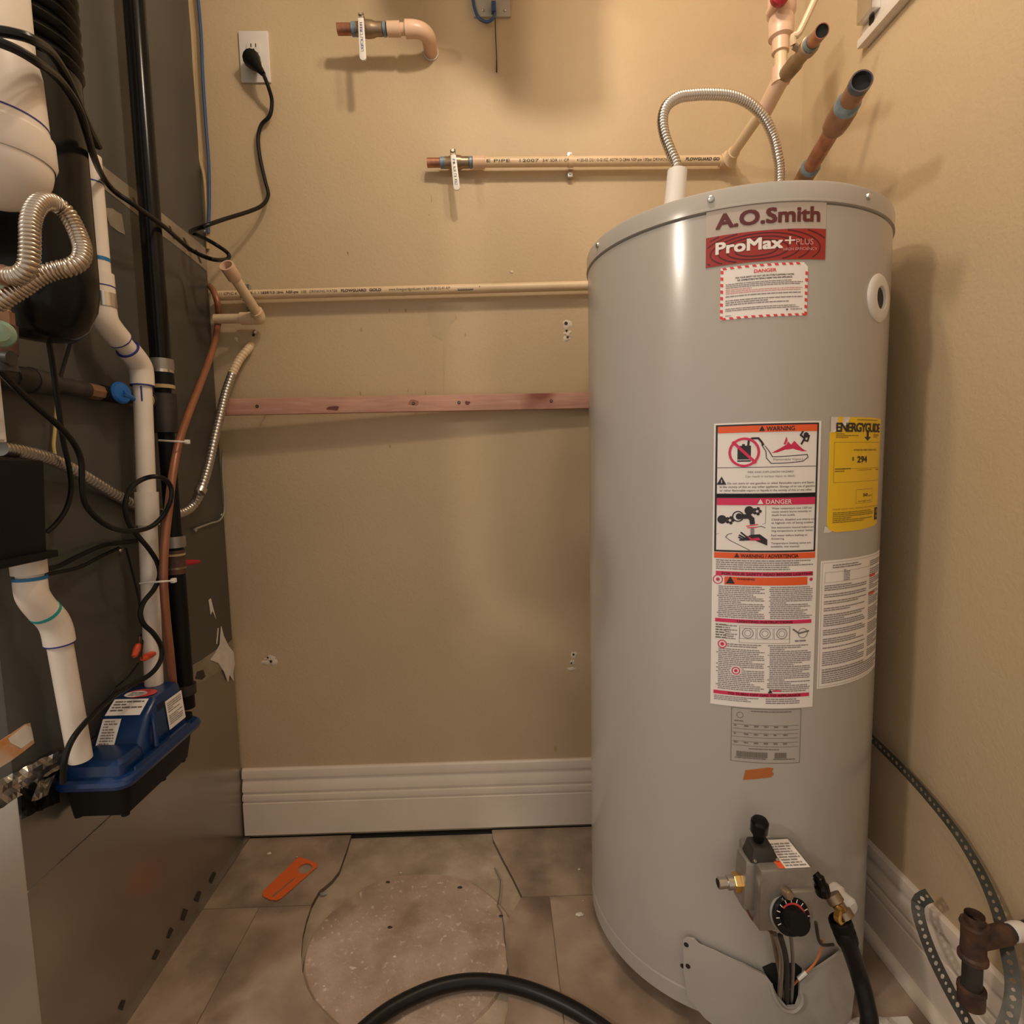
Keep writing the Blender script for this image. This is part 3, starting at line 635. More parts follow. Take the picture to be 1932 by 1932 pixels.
p.band(S.o, 'magenta_band', 'ink_pink', l-.001, F(1306), r_, F(1313)); p.text('ink_darkmaroon', 'TO TURN OFF GAS TO APPLIANCE', w*.51, F(1311.8), w=w*.70, h=F(803)-F(798.4), bold=.03, align='c', lift=.001)
p.greek('ink_grey', l, F(1316), w*.48, F(1326), 3, seed=21); p.greek('ink_grey', w*.52, F(1316), r_, F(1328), 3, seed=22)
p.finish(S.o, {'ink_black': 'black_print', 'ink_orange': 'orange_mark', 'ink_pink': 'magenta_symbols', 'ink_grey': 'small_print', 'ink_white': 'white_lettering', 'ink_darkmaroon': 'band_lettering', 'ink_faint': 'drawing', 'ink_crimson': 'red_small_print', 'ink_red': 'red_mark', 'sticker': 'blank_disc'})

# yellow energy label with a torn corner
S = TankSticker('energy_label', 'sticker_yellow', (1563, 900), (1657, 890), (1610, 787), (1610, 1001), 'yellow energy label with torn lower left corner', notch=lambda w, h: [(w*.07, 0), (w, 0), (w, h*.3), (w*1.0, h*.97), (w*.9, h*.985), (w*.5, h), (w*.12, h), (w*.03, h*.975), (0, h*.93), (0, h*.13), (w*.06, h*.10)])
w, h, p = S.w, S.h, S.p
p.greek('ink_yel', w*.40, h*.018, w*.95, h*.032, 1, seed=1)
p.text('ink_black', 'ENERGYGUIDE', w*.08, h*.125, w=w*.87, h=h*.075, bold=.035, spacing=.85)
p.rect('ink_black', w*.60, h*.12, w*.645, h*.175); p.poly('ink_black', [(w*.55, h*.17), (w*.70, h*.17), (w*.625, h*.205)])
p.greek('ink_yel', w*.08, h*.14, w*.45, h*.185, 3, seed=2); p.greek('ink_yel', w*.77, h*.145, w*.95, h*.18, 3, seed=3)
p.frame('ink_yel', w*.06, h*.215, w*.96, h*.565, .0005)
p.text('ink_black', 'ESTIMATED YEARLY ENERGY COST', w*.36, h*.292, w=w*.50, h=h*.013, bold=.02)
p.text('ink_black', '$', w*.34, h*.375, h=h*.030, bold=.02); p.text('ink_black', '294', w*.43, h*.395, w=w*.19, h=h*.055, bold=.03)
p.rect('ink_black', w*.08, h*.443, w*.32, h*.451); p.rect('ink_yel', w*.08, h*.446, w*.94, h*.449); p.greek('ink_yel', w*.08, h*.462, w*.22, h*.482, 1, seed=14, ragged=0); p.greek('ink_yel', w*.43, h*.46, w*.75, h*.47, 1, seed=4); p.greek('ink_yel', w*.88, h*.460, w*.96, h*.478, 1, seed=15, ragged=0)
p.frame('ink_yel', w*.43, h*.635, w*.80, h*.76, .0005); p.text('ink_black', '50', w*.57, h*.70, w=w*.10, h=h*.026, bold=.02); p.text('ink_black', 'gal', w*.69, h*.70, w=w*.08, h=h*.014); p.text('ink_black', 'storage tank', w*.47, h*.745, w=w*.29, h=h*.012)
p.text('ink_yel', 'YOUR COST WILL DEPEND ON RATES AND USE', w*.06, h*.805, w=w*.92, h=h*.012)
p.greek('ink_yel', w*.07, h*.825, w*.84, h*.925, 6, seed=5); p.rect('ink_black', w*.89, h*.815, w*.99, h*.93); p.disc('ink_yel', w*.94, h*.85, w*.03, 8, .0008); p.rect('ink_yel', w*.91, h*.885, w*.97, h*.905, .0008)
p.finish(S.o, {'ink_black': 'lettering', 'ink_yel': 'small_print'})
bk = S.fn
mb = MB(); mb.add([bk(-.004, h*.94, -.0002), bk(.012, h*.985, -.0002), bk(.004, h*1.0, -.0002), bk(-.006, h*1.0, -.0002)], [(0, 1, 2, 3)]); mb.build('torn_corner', 'paper', S.o, smooth=False)
mb = MB(); mb.add([bk(0, 0, .0006), bk(w*.28, 0, .0006), bk(w*.24, h*.06, .0008), bk(w*.05, h*.13, .0008), bk(0, h*.13, .0006)], [(0, 1, 2, 3, 4)]); mb.build('tape_tab', 'paper', S.o, smooth=False)

# instruction label on the right
S = TankSticker('instruction_label', 'sticker', (1545, 1180), (1654, 1150), (1600, 1054), (1600, 1288), 'white label of tiny grey text curving round the side')
w, h, p = S.w, S.h, S.p
p.frame('ink_grey', .002, .003, w-.001, h-.003, .0004)
p.greek('ink_grey', w*.12, h*.035, w*.50, h*.07, 2, seed=1); p.frame('ink_grey', w*.04, h*.09, w*.72, h*.17, .0004); p.greek('ink_grey', w*.25, h*.08, w*.33, h*.17, 7, seed=2, ragged=0)
y = .19
for i, n_ in enumerate([3, 2, 2, 2, 6, 3, 3, 1, 7, 2]):
    p.greek('ink_grey', w*.04, h*y, w*.60, h*(y+.0165*n_), n_, seed=30+i); y += .0165*n_+.020
y = .05
for i, n_ in enumerate([3, 4, 6, 7, 7, 6, 6, 4]):
    p.greek('ink_grey', w*.66, h*y, w*.97, h*(y+.0155*n_), n_, seed=50+i); y += .0155*n_+.018
p.rect('ink_red', w*.66, h*.165, w*.80, h*.185, .0008); p.rect('ink_red', w*.655, h*.31, w*.79, h*.33, .0008)
p.greek('ink_grey', w*.04, h*.87, w*.97, h*.97, 6, seed=70)
p.finish(S.o, {'ink_grey': 'small_print', 'ink_red': 'red_mark'})

# faint rating plate printed on the jacket
thl = tank_hit(1379, 1385)[0]; thr = tank_hit(1510, 1385)[0]; zt = tank_hit(1444, 1338)[1]; w = (thr-thl)*TR; h = zt-tank_hit(1444, 1440)[1]
p = Print(lambda u, v, l: tank_pt(thl+u/TR, zt-v, TR+.0002+l))
p.frame('ink_faint', 0, 0, w, h, .0007); p.ring('ink_faint', w*.12, h*.13, .005, .0006); p.greek('ink_faint', w*.27, h*.04, w*.85, h*.07, 1, seed=1, ragged=0); p.greek('ink_faint', w*.04, h*.23, w*.42, h*.265, 1, seed=2, ragged=0)
for a, b_ in ((.30, .38), (.45, .53), (.61, .69)):
    p.rect('ink_faint', w*.02, h*a, w*.97, h*a+.0005); p.rect('ink_faint', w*.02, h*b_, w*.97, h*b_+.0005)
    for k in range(6): p.greek('ink_faint', w*(.04+.14*k), h*(a+.015), w*(.10+.14*k), h*(a+.06), 1, seed=int(a*100)+k, ragged=0)
p.greek('ink_faint', w*.25, h*.735, w*.68, h*.765, 1, seed=9, ragged=0)
rb = random.Random(3); u = w*.08
while u < w*.50: d_ = rb.uniform(.0006, .0015); p.rect('ink_faint', u, h*.80, u+d_, h*.905); u += d_+.0007
u = w*.62
while u < w*.80: d_ = rb.uniform(.0006, .0013); p.rect('ink_faint', u, h*.80, u+d_, h*.905); u += d_+.0007
p.greek('ink_faint', w*.06, h*.915, w*.50, h*.945, 1, seed=10, ragged=0); p.greek('ink_faint', w*.60, h*.915, w*.92, h*.945, 1, seed=11, ragged=0)
p.finish(wh, {'ink_faint': 'rating_plate'})
curved_panel('paint_smear', 'orange_smear', [(1406, 1453), (1448, 1448), (1459, 1449), (1456, 1456), (1460, 1460), (1454, 1466), (1402, 1471)], .0006, .0005, wh, grid=.01)
# round white port with a hole
th, z = tank_hit(1658, 563, TR)
n_ = Vector((math.sin(th), -math.cos(th), 0)); pc = tank_pt(th, z, TR-.004)
MB().lathe([(.0370, 0), (.0370, .005), (.035, .0070), (.027, .0085), (.019, .0090), (.0175, .008), (.0165, .004)], pc, n_, 40).build('relief_port_ring', 'plate', wh)
MB().lathe([(.0170, 0), (.0170, .0045), (.0001, .0045)], pc, n_, 30).build('relief_port_hole', 'slot', wh)

# burner access cover: curved plate with a notch, dark opening behind it
oth, oz = tank_hit(1490, 1850)
curved_panel('burner_opening', 'hollow_shade', [(1438, 1824), (1456, 1816), (1500, 1816), (1512, 1826), (1506, 1888), (1490, 1900), (1468, 1896), (1452, 1858)], .0012, .001, wh)
cover = curved_panel('burner_cover', 'tank', [(1292, 1764), (1300, 1760), (1312, 1763), (1320, 1772), (1350, 1785), (1400, 1808), (1440, 1828), (1450, 1842), (1460, 1865), (1478, 1887), (1494, 1886), (1500, 1868), (1500, 1842), (1520, 1822), (1552, 1802), (1575, 1785), (1590, 1795), (1600, 1850), (1590, 1932), (1560, 1955), (1480, 1990), (1400, 1960), (1330, 1908), (1300, 1870), (1293, 1820)], .0120, .0040, wh, grid=.015)
for px, py in ((1298, 1772), (1301, 1812), (1288, 1822)):
    th, z = tank_hit(px, py); MB().lathe([(.004, 0), (.004, .0012), (.0001, .0014)], tank_pt(th, z, TR+.0120 if px > 1294 else TR), (math.sin(th), -math.cos(th), 0), 8).build('screw_hole', 'slot', cover)
lipp = []
for px, py in ((1448, 1842), (1456, 1868), (1470, 1888), (1488, 1893), (1502, 1880), (1503, 1862)):
    th, z = tank_hit(px, py); lipp.append(tank_pt(th, z, TR+.014))
MB().tube(lipp, .0028, 8, True, 5).build('notch_lip', 'tank', cover)

# --- gas control valve on the jacket
gv = wh
thv, zv = tank_hit(1484, 1690)
nv = Vector((math.sin(thv), -math.cos(thv), 0)); tv = Vector((math.cos(thv), math.sin(thv), 0)); up = Vector((0, 0, 1))
YV = tank_pt(thv, 0).y
f0 = .068        # how far the body stands off the jacket
def gp(px, py, off): # point at a stand-off plane in front of the jacket
    d = ray(px, py); o = tank_pt(thv, zv)+nv*off; t = (o-CAM).dot(nv)/d.dot(nv); return CAM+d*t
A = gp(1436, 1641, f0); B = gp(1535, 1641, f0); C_ = gp(1540, 1772, f0); E_ = gp(1438, 1765, f0)
zt_ = .5*(A.z+B.z); zb_ = .5*(C_.z+E_.z); uA = tv.dot(A-tank_pt(thv, zv)); uB = tv.dot(B-tank_pt(thv, zv))
def gq(u, off, z): 
    q = tank_pt(thv, 0)+tv*u+nv*off; return Vector((q.x, q.y, z))
body = MB().hexa([gq(uA, -.004, zb_), gq(uA, f0, zb_+.012), gq(uB, f0, zb_+.012), gq(uB, -.004, zb_), gq(uA, -.004, zt_), gq(uA, f0, zt_), gq(uB, f0, zt_), gq(uB, -.004, zt_)]).build('gas_control_valve', 'steel_dull', wh, bevel=.003, label='silver gas control valve with a black dial')
MB().hexa([gq(uA-.016, .012, zb_+.03), gq(uA-.016, .048, zb_+.03), gq(uA+.002, .05, zb_+.03), gq(uA+.002, .01, zb_+.03), gq(uA-.012, .014, zt_-.002), gq(uA-.012, .046, zt_-.002), gq(uA+.002, .05, zt_-.002), gq(uA+.002, .01, zt_-.002)]).build('side_boss', 'steel_dull', body, bevel=.004)
MB().hexa([gq(uB-.045, f0-.004, zb_+.03), gq(uB-.045, f0+.006, zb_+.034), gq(uB-.001, f0+.006, zb_+.034), gq(uB-.001, f0-.004, zb_+.03), gq(uB-.045, f0-.004, zt_-.03), gq(uB-.045, f0+.006, zt_-.032), gq(uB-.001, f0+.006, zt_-.032), gq(uB-.001, f0-.004, zt_-.03)]).build('face_plate', 'steel_dull', body, bevel=.002)
# top bracket and black igniter knob
um = uA+.014
MB().hexa([gq(um-.020, .018, zt_-.001), gq(um-.020, .052, zt_-.001), gq(um+.024, .052, zt_-.001), gq(um+.024, .018, zt_-.001), gq(um-.014, .022, zt_+.022), gq(um-.014, .045, zt_+.018), gq(um+.016, .045, zt_+.018), gq(um+.016, .022, zt_+.022)]).build('knob_bracket', 'iron', body, bevel=.002)
kc = gq(um, .030, zt_+.018)
MB().lathe([(.0001, 0), (.007, .001), (.0085, .012), (.0130, .019), (.0135, .036), (.011, .040), (.0001, .041)], kc, up+nv*.12, 12).build('igniter_knob', 'black_gloss', body, angle=30)
for du in (-.014, .020): MB().lathe([(.0032, 0), (.003, .002), (.0001, .003)], gq(um+du, .050, zt_+.002), up, 10).build('screw', 'steel', body)
# warning sticker on the top
pr = Print(lambda u, v, l: gq(uB-.052+u, .004+.062-v, zt_+.0006+l))
mb = MB().add([gq(uB-.052, .004, zt_+.0006), gq(uB-.004, .004, zt_+.0006), gq(uB-.004, .066, zt_+.0006), gq(uB-.052, .066, zt_+.0006)], [(0, 1, 2, 3)])
st = mb.build('valve_sticker', 'sticker', body, smooth=False)
pr.rect('ink_orange', 0, 0, .010, .062); pr.greek('ink_grey', .013, .004, .045, .056, 9, seed=4); pr.finish(st, {'ink_orange': 'orange_band', 'ink_grey': 'small_print'})
# dial
dax = (nv+up*.28).normalized(); dc = gp(1487, 1722, f0+.002)
MB().lathe([(.030, -.004), (.030, .004), (.026, .006), (.0001, .006)], dc, dax, 36).build('dial_collar', 'steel_dull', body)
dial = MB().lathe([(.0275, .004), (.0275, .010), (.0255, .0125), (.0165, .013), (.0001, .013)], dc, dax, 40).build('temperature_dial', 'black_gloss', body)
ax_, uu, ww = frame(dax); rt = tv-dax*tv.dot(dax); rt.normalize(); upd = dax.cross(rt); upd = upd if upd.z > 0 else -upd
prd = Print(lambda u, v, l: dc+dax*(.0131+l)+rt*u-upd*v)
for i in range(11):
    a = math.radians(200-i*22); prd.line('ink_white', [(.0205*math.cos(a), -.0205*math.sin(a)), (.0250*math.cos(a), -.0250*math.sin(a))], .0013)
for i in range(14):
    a = math.radians(135-i*11); b_ = math.radians(135-(i+1)*11)
    prd.poly('ink_red', [(.0165*math.cos(a), -.0165*math.sin(a)), (.0198*math.cos(a), -.0198*math.sin(a)), (.0198*math.cos(b_), -.0198*math.sin(b_)), (.0165*math.cos(b_), -.0165*math.sin(b_))])
prd.finish(dial, {'ink_white': 'dial_ticks', 'ink_red': 'red_arc'})
MB().lathe([(.0172, .012), (.0165, .030), (.0155, .032), (.0001, .032)], dc, dax, 32).build('dial_knob', 'black_matt', dial)
MB().lathe([(.0075, 0), (.0075, .010), (.0055, .014), (.0001, .014)], gp(1481, 1681, f0), nv+up*.2, 16).build('pressure_plug', 'brass', body)
# side inlet: brass nut and steel flare fitting to the left
i0 = gq(uA-.012, .030, gp(1412, 1663, .03).z)
MB().lathe([(.014, 0), (.014, .010), (.0125, .012)], i0, -tv, 6, True, True).build('brass_nut', 'brass_bright', body)
MB().lathe([(.0105, .010), (.0105, .022), (.008, .023), (.0085, .036), (.0068, .037), (.0068, .022)], i0, -tv, 16).build('flare_fitting', 'steel', body)
# right-hand black elbow, capillary and pilot tubes, wires
def tp(px, py, lift): 
    th, z = tank_hit(px, py, TR+lift); return tank_pt(th, z, TR+lift)
MB().tube([gp(1538, 1648, .030), gp(1544, 1656, .034), gp(1550, 1672, .036), gp(1553, 1686, .034)], .010, 12, True, 5, [.006]*5+[.0085]*5+[.011]*5+[.009]).build('black_cap', 'black_gloss', body)
MB().tube([tp(1416, 1672, .052), tp(1408, 1695, .055), tp(1412, 1722, .055), tp(1428, 1744, .055), tp(1452, 1756, .055)], .0016, 6, True, 6).build('capillary_wire', 'red_wire', body)
for i, (a, b_, c_, m_) in enumerate([((1462, 1762), (1474, 1810), (1470, 1885), 'flex_dull'), ((1472, 1765), (1484, 1815), (1484, 1890), 'iron'), ((1492, 1765), (1496, 1815), (1493, 1885), 'steel_dull'), ((1455, 1758), (1464, 1800), (1478, 1880), 'brass')]):
    MB().tube([tp(*a, .052), tp(*b_, .030), tp(*c_, .004), tp(c_[0], c_[1]+14, -.006)], .0042 if i < 2 else .003, 8, True, 6).build('burner_tube', m_, wh)
MB().tube([tp(1552, 1772, .03), tp(1548, 1795, .022), tp(1535, 1820, .018), tp(1512, 1842, .016), tp(1490, 1866, .010)], .0017, 6, True, 6).build('igniter_wire', 'orange_wire', wh)
MB().tube([tp(1521, 1834, .0175), tp(1506, 1847, .0165)], .0034, 8).build('wire_splice', 'white', wh)
MB().tube([tp(1539, 1740, .05), tp(1548, 1780, .03), tp(1572, 1782, .02)], .0025, 6, True, 5).build('thermocouple_lead', 'iron', wh)
# drain valve: white plastic neck, brass outlet
dv0 = tp(1562, 1690, 0); thd = tank_hit(1562, 1690)[0]; nd = Vector((math.sin(thd), -math.cos(thd), 0))
dr = MB().lathe([(.018, 0), (.018, .012), (.0145, .016), (.0145, .034), (.010, .040), (.0001, .041)], tp(1568, 1682, -.002), nd, 20).build('drain_valve', 'white', wh)
d1 = tp(1568, 1705, .035); d2 = tp(1584, 1738, .045)
MB().lathe([(.0125, 0), (.0125, .012), (.0095, .014), (.0095, .022), (.013, .024), (.013, .034)], d1+Vector((0, 0, .016)), d2-d1+nd*.01, 16, True, True).build('drain_outlet', 'brass', dr)
MB().lathe([(.0075, 0), (.0120, .002), (.0125, .010), (.0085, .012), (.0075, .012)], tp(1578, 1722, .052), nd*.9+tv*.2+up*.1, 20).build('brass_ring', 'brass_bright', dr)
MB().lathe([(.0076, .006), (.0001, .006)], tp(1578, 1722, .052), nd*.9+tv*.2+up*.1, 20).build('brass_bore', 'copper_dull', dr)

# ================================================================== PIPES ON THE BACK WALL
def lever(parent, top, length, ax_dir, out_dir, w_=.0148, label=None):
    """vinyl sleeved lever hanging from a stem; ax_dir along the lever, out_dir its face normal"""
    a = Vector(ax_dir).normalized(); o = Vector(out_dir).normalized(); s = a.cross(o).normalized(); top = Vector(top)
    def pt(u, v, k): return top+s*u+a*v+o*k
    mbm = MB(); nk = 8; out = []
    for i in range(nk+1):
        an = math.pi*i/nk; out.append((w_/2*math.cos(an), length-w_/2+w_/2*math.sin(an)))
    out += [(-w_/2*.85, .012), (w_/2*.85, .012)]
    mbm.extrude([pt(u, v, 0) for u, v in out], o*.0045)
    h_ = mbm.build('lever_handle', 'vinyl', parent, bevel=.0012)
    mm = MB(); mm.hexa([pt(-.005, .016, -.001), pt(.005, .016, -.001), pt(.005, .016, .004), pt(-.005, .016, .004), pt(-.006, -.004, -.006), pt(.006, -.004, -.006), pt(.006, -.004, -.002), pt(-.006, -.004, -.002)])
    mm.build('lever_arm', 'steel', parent, bevel=.001)
    rn = random.Random(int(length*1e5)); pr_ = Print(lambda u, v, k: pt(u, v, .0046+k))
    v = .022
    while v < length-.014:
        d_ = .0042; k = rn.randrange(4)
        for q in range(3):
            g0_, g1_ = rn.choice([((-.0026, 0), (.0026, 0)), ((-.0026, 0), (.0026, .0026)), ((.0026, 0), (-.0026, .0026)), ((-.0026, .0028), (.0026, .0028)), ((-.0026, 0), (-.0026, .0028)), ((.0026, 0), (.0026, .0028))])
            pr_.line('ink_blue', [(g0_[0], v+g0_[1]), (g1_[0], v+g1_[1])], .0008, .0002)
        v += d_ if rn.random() < .85 else d_*1.8
    pr_.finish(h_, {'ink_blue': 'lettering'})
    MB().lathe([(.007, 0), (.007, .003), (.0045, .004), (.0035, .009), (.0001, .009)], pt(0, .001, -.006), o, 6).build('handle_nut', 'steel', parent)
def stub_valve(parent, y, z, x0, x1, xh, hz, r=.0115, elev=.012):
    """copper stub end at x0, brass ball valve, collar at x1; lever over xh hanging to height hz"""
    L = x1-x0
    MB().pipe((x0, y, z), (x0+L*.36, y, z), r, r-.0012, 22).build('copper_stub', 'copper', parent)
    MB().cyl((x0+.004, y, z), (x0+.006, y, z), r-.0012, 18).build('stub_bore', 'hollow_shade', parent)
    xa = x0+L*.28
    MB().lathe([(r+.0005, 0), (r+.0022, .001), (r+.0022, L*.10), (r+.001, L*.11)], (xa, y, z), (1, 0, 0), 24).build('solder_ring', 'solder', parent)
    MB().lathe([(r+.001, 0), (r+.0022, .001), (r+.0022, L*.09), (r+.005, L*.16), (r+.0058, L*.24), (r+.0045, L*.34), (r+.0022, L*.40), (r+.0022, L*.53), (r+.001, L*.54)], (xa+L*.09, y, z), (1, 0, 0), 26).build('valve_body', 'brass', parent)
    MB().lathe([(r+.001, 0), (r+.0028, .001), (r+.0028, L*.065), (r+.001, L*.07)], (x1-L*.09, y, z), (1, 0, 0), 24).build('solder_ring', 'solder', parent)
    st_ = Vector((xh, y-.008, z+.004))
    MB().cyl(st_, st_+Vector((0, -.016, .010)), .0065, 12).build('valve_stem', 'brass', parent)
    return st_+Vector((0, -.017, .010))
# upper stub with elbow into the wall
zU = 1.941; yU = 1.327
t1 = thing('water_valve_stub', 'upper capped-off water stub with copper end and white lever, elbowing into the back wall', 'pipe valve', (at(720, 58, Y=yU).x, yU, zU), 'water stubs with lever valves')
xs0 = at(637, 60, Y=yU).x; xs1 = at(731, 55, Y=yU).x
tip = stub_valve(t1, yU, zU, xs0, xs1, at(686, 40, Y=yU).x, 0)
lever(t1, tip, .098, (.012, .006, -1), (0, -1, 0))
x2 = at(765, 52, Y=yU).x; x3 = at(800, 52, Y=yU).x
MB().lathe([(.0115, 0), (.0145, .001), (.0148, (x2-xs1)*.72), (.0118, (x2-xs1)*.74), (.0118, x2-xs1+.004)], (xs1-.001, yU, zU), (1, 0, 0), 24).build('coupling', 'cpvc_pink', t1)
bend = [(x2, yU, zU)]; xc = at(812, 75, Y=D).x-.004; rb_ = .030
P_ = [Vector((x2, yU, zU)), Vector((x2+.018, yU, zU))]
cx0 = x2+.018; 
for i in range(1, 9):
    a = math.pi/2*i/8; P_.append(Vector((cx0+rb_*math.sin(a), yU+rb_*(1-math.cos(a)), zU)))
P_.append(Vector((cx0+rb_, D-.001, zU)))
R_ = [.0175, .0172]+[.0165]*8+[.0150]
MB().tube(P_, .0165, 24, True, 0, R_).build('elbow', 'cpvc_pink', t1)
MB().lathe([(.0185, 0), (.0185, .002), (.0155, .003)], (cx0+rb_, D-.0005, zU), (0, -1, 0), 22).build('wall_collar', 'plaster', t1)

# lower stub with long run to the right, elbow and riser over the heater
zL = 1.681; yL = 1.372; RC = .0111
t2 = thing('water_supply_line', 'cream plastic water pipe with copper stub and white lever, running to riser above heater', 'water pipe', (at(1000, 302, Y=yL).x, yL, zL), 'water stubs with lever valves')
xs0 = at(806, 305, Y=yL).x; xs1 = at(893, 303, Y=yL).x
tip = stub_valve(t2, yL, zL, xs0, xs1, at(856, 300, Y=yL).x, 0, .0105)
lever(t2, tip, .090, (.085, .0, -1), (0, -1, 0))
xa = at(916, 303, Y=yL).x; xe = at(1374, 300, Y=yL).x
MB().lathe([(.011, 0), (.0138, .001), (.0140, xa-xs1), (.0112, xa-xs1+.001)], (xs1-.002, yL, zL), (1, 0, 0), 22).build('coupling', 'cpvc_pink', t2)
run = MB().cyl((xa-.004, yL, zL), (xe, yL, zL), RC, 20).build('pipe_run', 'cpvc', t2)
def pipe_print(parent, y, z, r, items, ang=-.12):
    """lettering wrapped on a horizontal pipe; items: (kind, x0, x1, text)"""
    pr_ = Print(lambda u, v, l: Vector((u, y-(r+.0003+l*.3)*math.cos(ang-v/r), z+(r+.0003+l*.3)*math.sin(ang-v/r))))
    for it in items:
        if it[0] == 't': pr_.text('ink_black', it[3], it[1], .0035, w=it[2]-it[1], h=.0058, bold=it[4] if len(it) > 4 else 0.0, shear=it[5] if len(it) > 5 else 0.0)
        elif it[0] == 'b':
            u = it[1]; rr_ = random.Random(5)
            while u < it[2]: d_ = rr_.uniform(.0008, .0020); pr_.poly('ink_black', [(u, .004), (u+d_, .004), (u+d_, -.005), (u, -.005)]); u += d_+.0012
    pr_.finish(parent, {'ink_black': 'pipe_lettering'})
xp = lambda px, py, Y: at(px, py, Y=Y).x
pipe_print(run, yL, zL, RC, [('t', xp(918, 300, yL), xp(962, 300, yL), 'E PIPE'), ('t', xp(980, 300, yL), xp(1016, 300, yL), '12007'), ('t', xp(1023, 300, yL), xp(1072, 300, yL), '3/4" SDR 11 CP'), ('t', xp(1087, 300, yL), xp(1260, 300, yL), '4120-05 D2110-G10Z. ASTM D-2846 NSF-pw 100psi DRINKING'), ('t', xp(1291, 300, yL), xp(1354, 300, yL), 'FLOWGUARD GO', .04, .2)])
# strap round the run
xs_ = xp(1077, 305, yL)
sc = MB(); sc.lathe([(RC+.0004, 0), (RC+.0016, 0), (RC+.0016, .012), (RC+.0004, .012)], (xs_-.006, yL, zL), (1, 0, 0), 24)
cl = sc.build('pipe_strap', 'cpvc', t2)
for s_ in (-1, 1):
    MB().box((xs_-.006, D-.016, zL+s_*.012), (xs_+.006, D-.004, zL+s_*.028)).build('strap_tab', 'steel', cl, bevel=.001)
    MB().lathe([(.004, 0), (.0035, .002), (.0001, .003)], (xs_, D-.016, zL+s_*.020), (0, -1, 0), 10).build('screw', 'steel', cl)
# elbow and leg coming forward
pe = Vector((xe, yL, zL)); q1 = at(1452, 190, Z=zL+.02); 
MB().tube([pe+Vector((-.020, 0, 0)), pe+Vector((-.006, 0, 0)), pe+Vector((.003, -.003, .001)), pe+(q1-pe).normalized()*.016, pe+(q1-pe).normalized()*.030], .0142, 20).build('elbow', 'cpvc', t2)
MB().tube([pe, q1], RC, 18).build('pipe_leg', 'cpvc', t2)
# tee under the riser
q2 = at(1473, 150, Y=q1.y-.035)
MB().tube([q1-(q2-q1)*.55, q1, q2, q2+(q2-q1)*.15], .0165, 20, True, 3).build('tee_body', 'cpvc_pink', t2)
yR = q2.y
r0 = q2; r1 = at(1462, 88, Y=yR); r1 = Vector((r0.x-.002, yR, r1.z)); 
MB().tube([r0-Vector((0, 0, .008)), r0+Vector((0, 0, .022))], .0172, 20).build('tee_socket', 'cpvc_pink', t2)
MB().tube([r0, r1+Vector((0, 0, .03))], .0118, 20).build('riser', 'cpvc', t2)
vb = MB().lathe([(.013, -.012), (.0158, -.011), (.0160, .010), (.0162, .012), (.0225, .016), (.0235, .024), (.0240, .045), (.022, .052), (.0265, .060), (.0265, .105)], r1, (0, 0, 1), 30, True, True).build('union_valve', 'cpvc_pink', t2)
hp = at(1474, -8, Y=yR-.045)
MB().lathe([(.0001, 0), (.015, 0), (.017, .004), (.017, .012), (.013, .016), (.0001, .016)], hp+Vector((0, .014, .004)), (0, -1, 0), 24).build('red_knob', 'red', vb)
MB().cyl(hp+Vector((0, .045, .004)), hp+Vector((0, .012, .004)), .008, 12).build('knob_stem', 'cpvc_pink', vb)
# brass valve branch stub pointing towards the room, with copper end
bA = q2+Vector((.006, -.006, .004)); bB = at(1551, 58, Y=yR-.19)
dirb = (bB-bA).normalized(); Lb = (bB-bA).length
MB().lathe([(.0145, 0), (.0150, Lb*.30), (.0125, Lb*.32), (.0125, Lb*.62), (.0155, Lb*.64), (.0155, Lb*.72), (.0120, Lb*.73)], bA, dirb, 22, True, True).build('branch_valve', 'brass', t2)
MB().lathe([(.0120, Lb*.72), (.0128, Lb*.73), (.0128, Lb*.79), (.0115, Lb*.80)], bA, dirb, 22).build('solder_ring', 'solder', t2)
MB().pipe(bA+dirb*Lb*.79, bB, .0112, .0098, 22).build('copper_stub', 'copper', t2)
MB().cyl(bB-dirb*.006, bB-dirb*.003, .0099, 18).build('stub_bore', 'hollow_shade', t2)
sb_ = bA+dirb*Lb*.55+Vector((-.014, -.002, .006)); 
MB().cyl(bA+dirb*Lb*.55, sb_+Vector((-.006, 0, .004)), .0055, 10).build('valve_stem', 'brass', t2)
le = at(1535, 5, Y=sb_.y-.02)
s0 = sb_+Vector((-.006, 0, .006)); s1 = le
lv = MB().tube([s0, s0+(s1-s0)*.15+Vector((-.006, 0, .004)), s0+(s1-s0)*.3, s1, s1+(s1-s0)*.4], .0058, 10, True, 3).build('branch_lever', 'cpvc', t2)

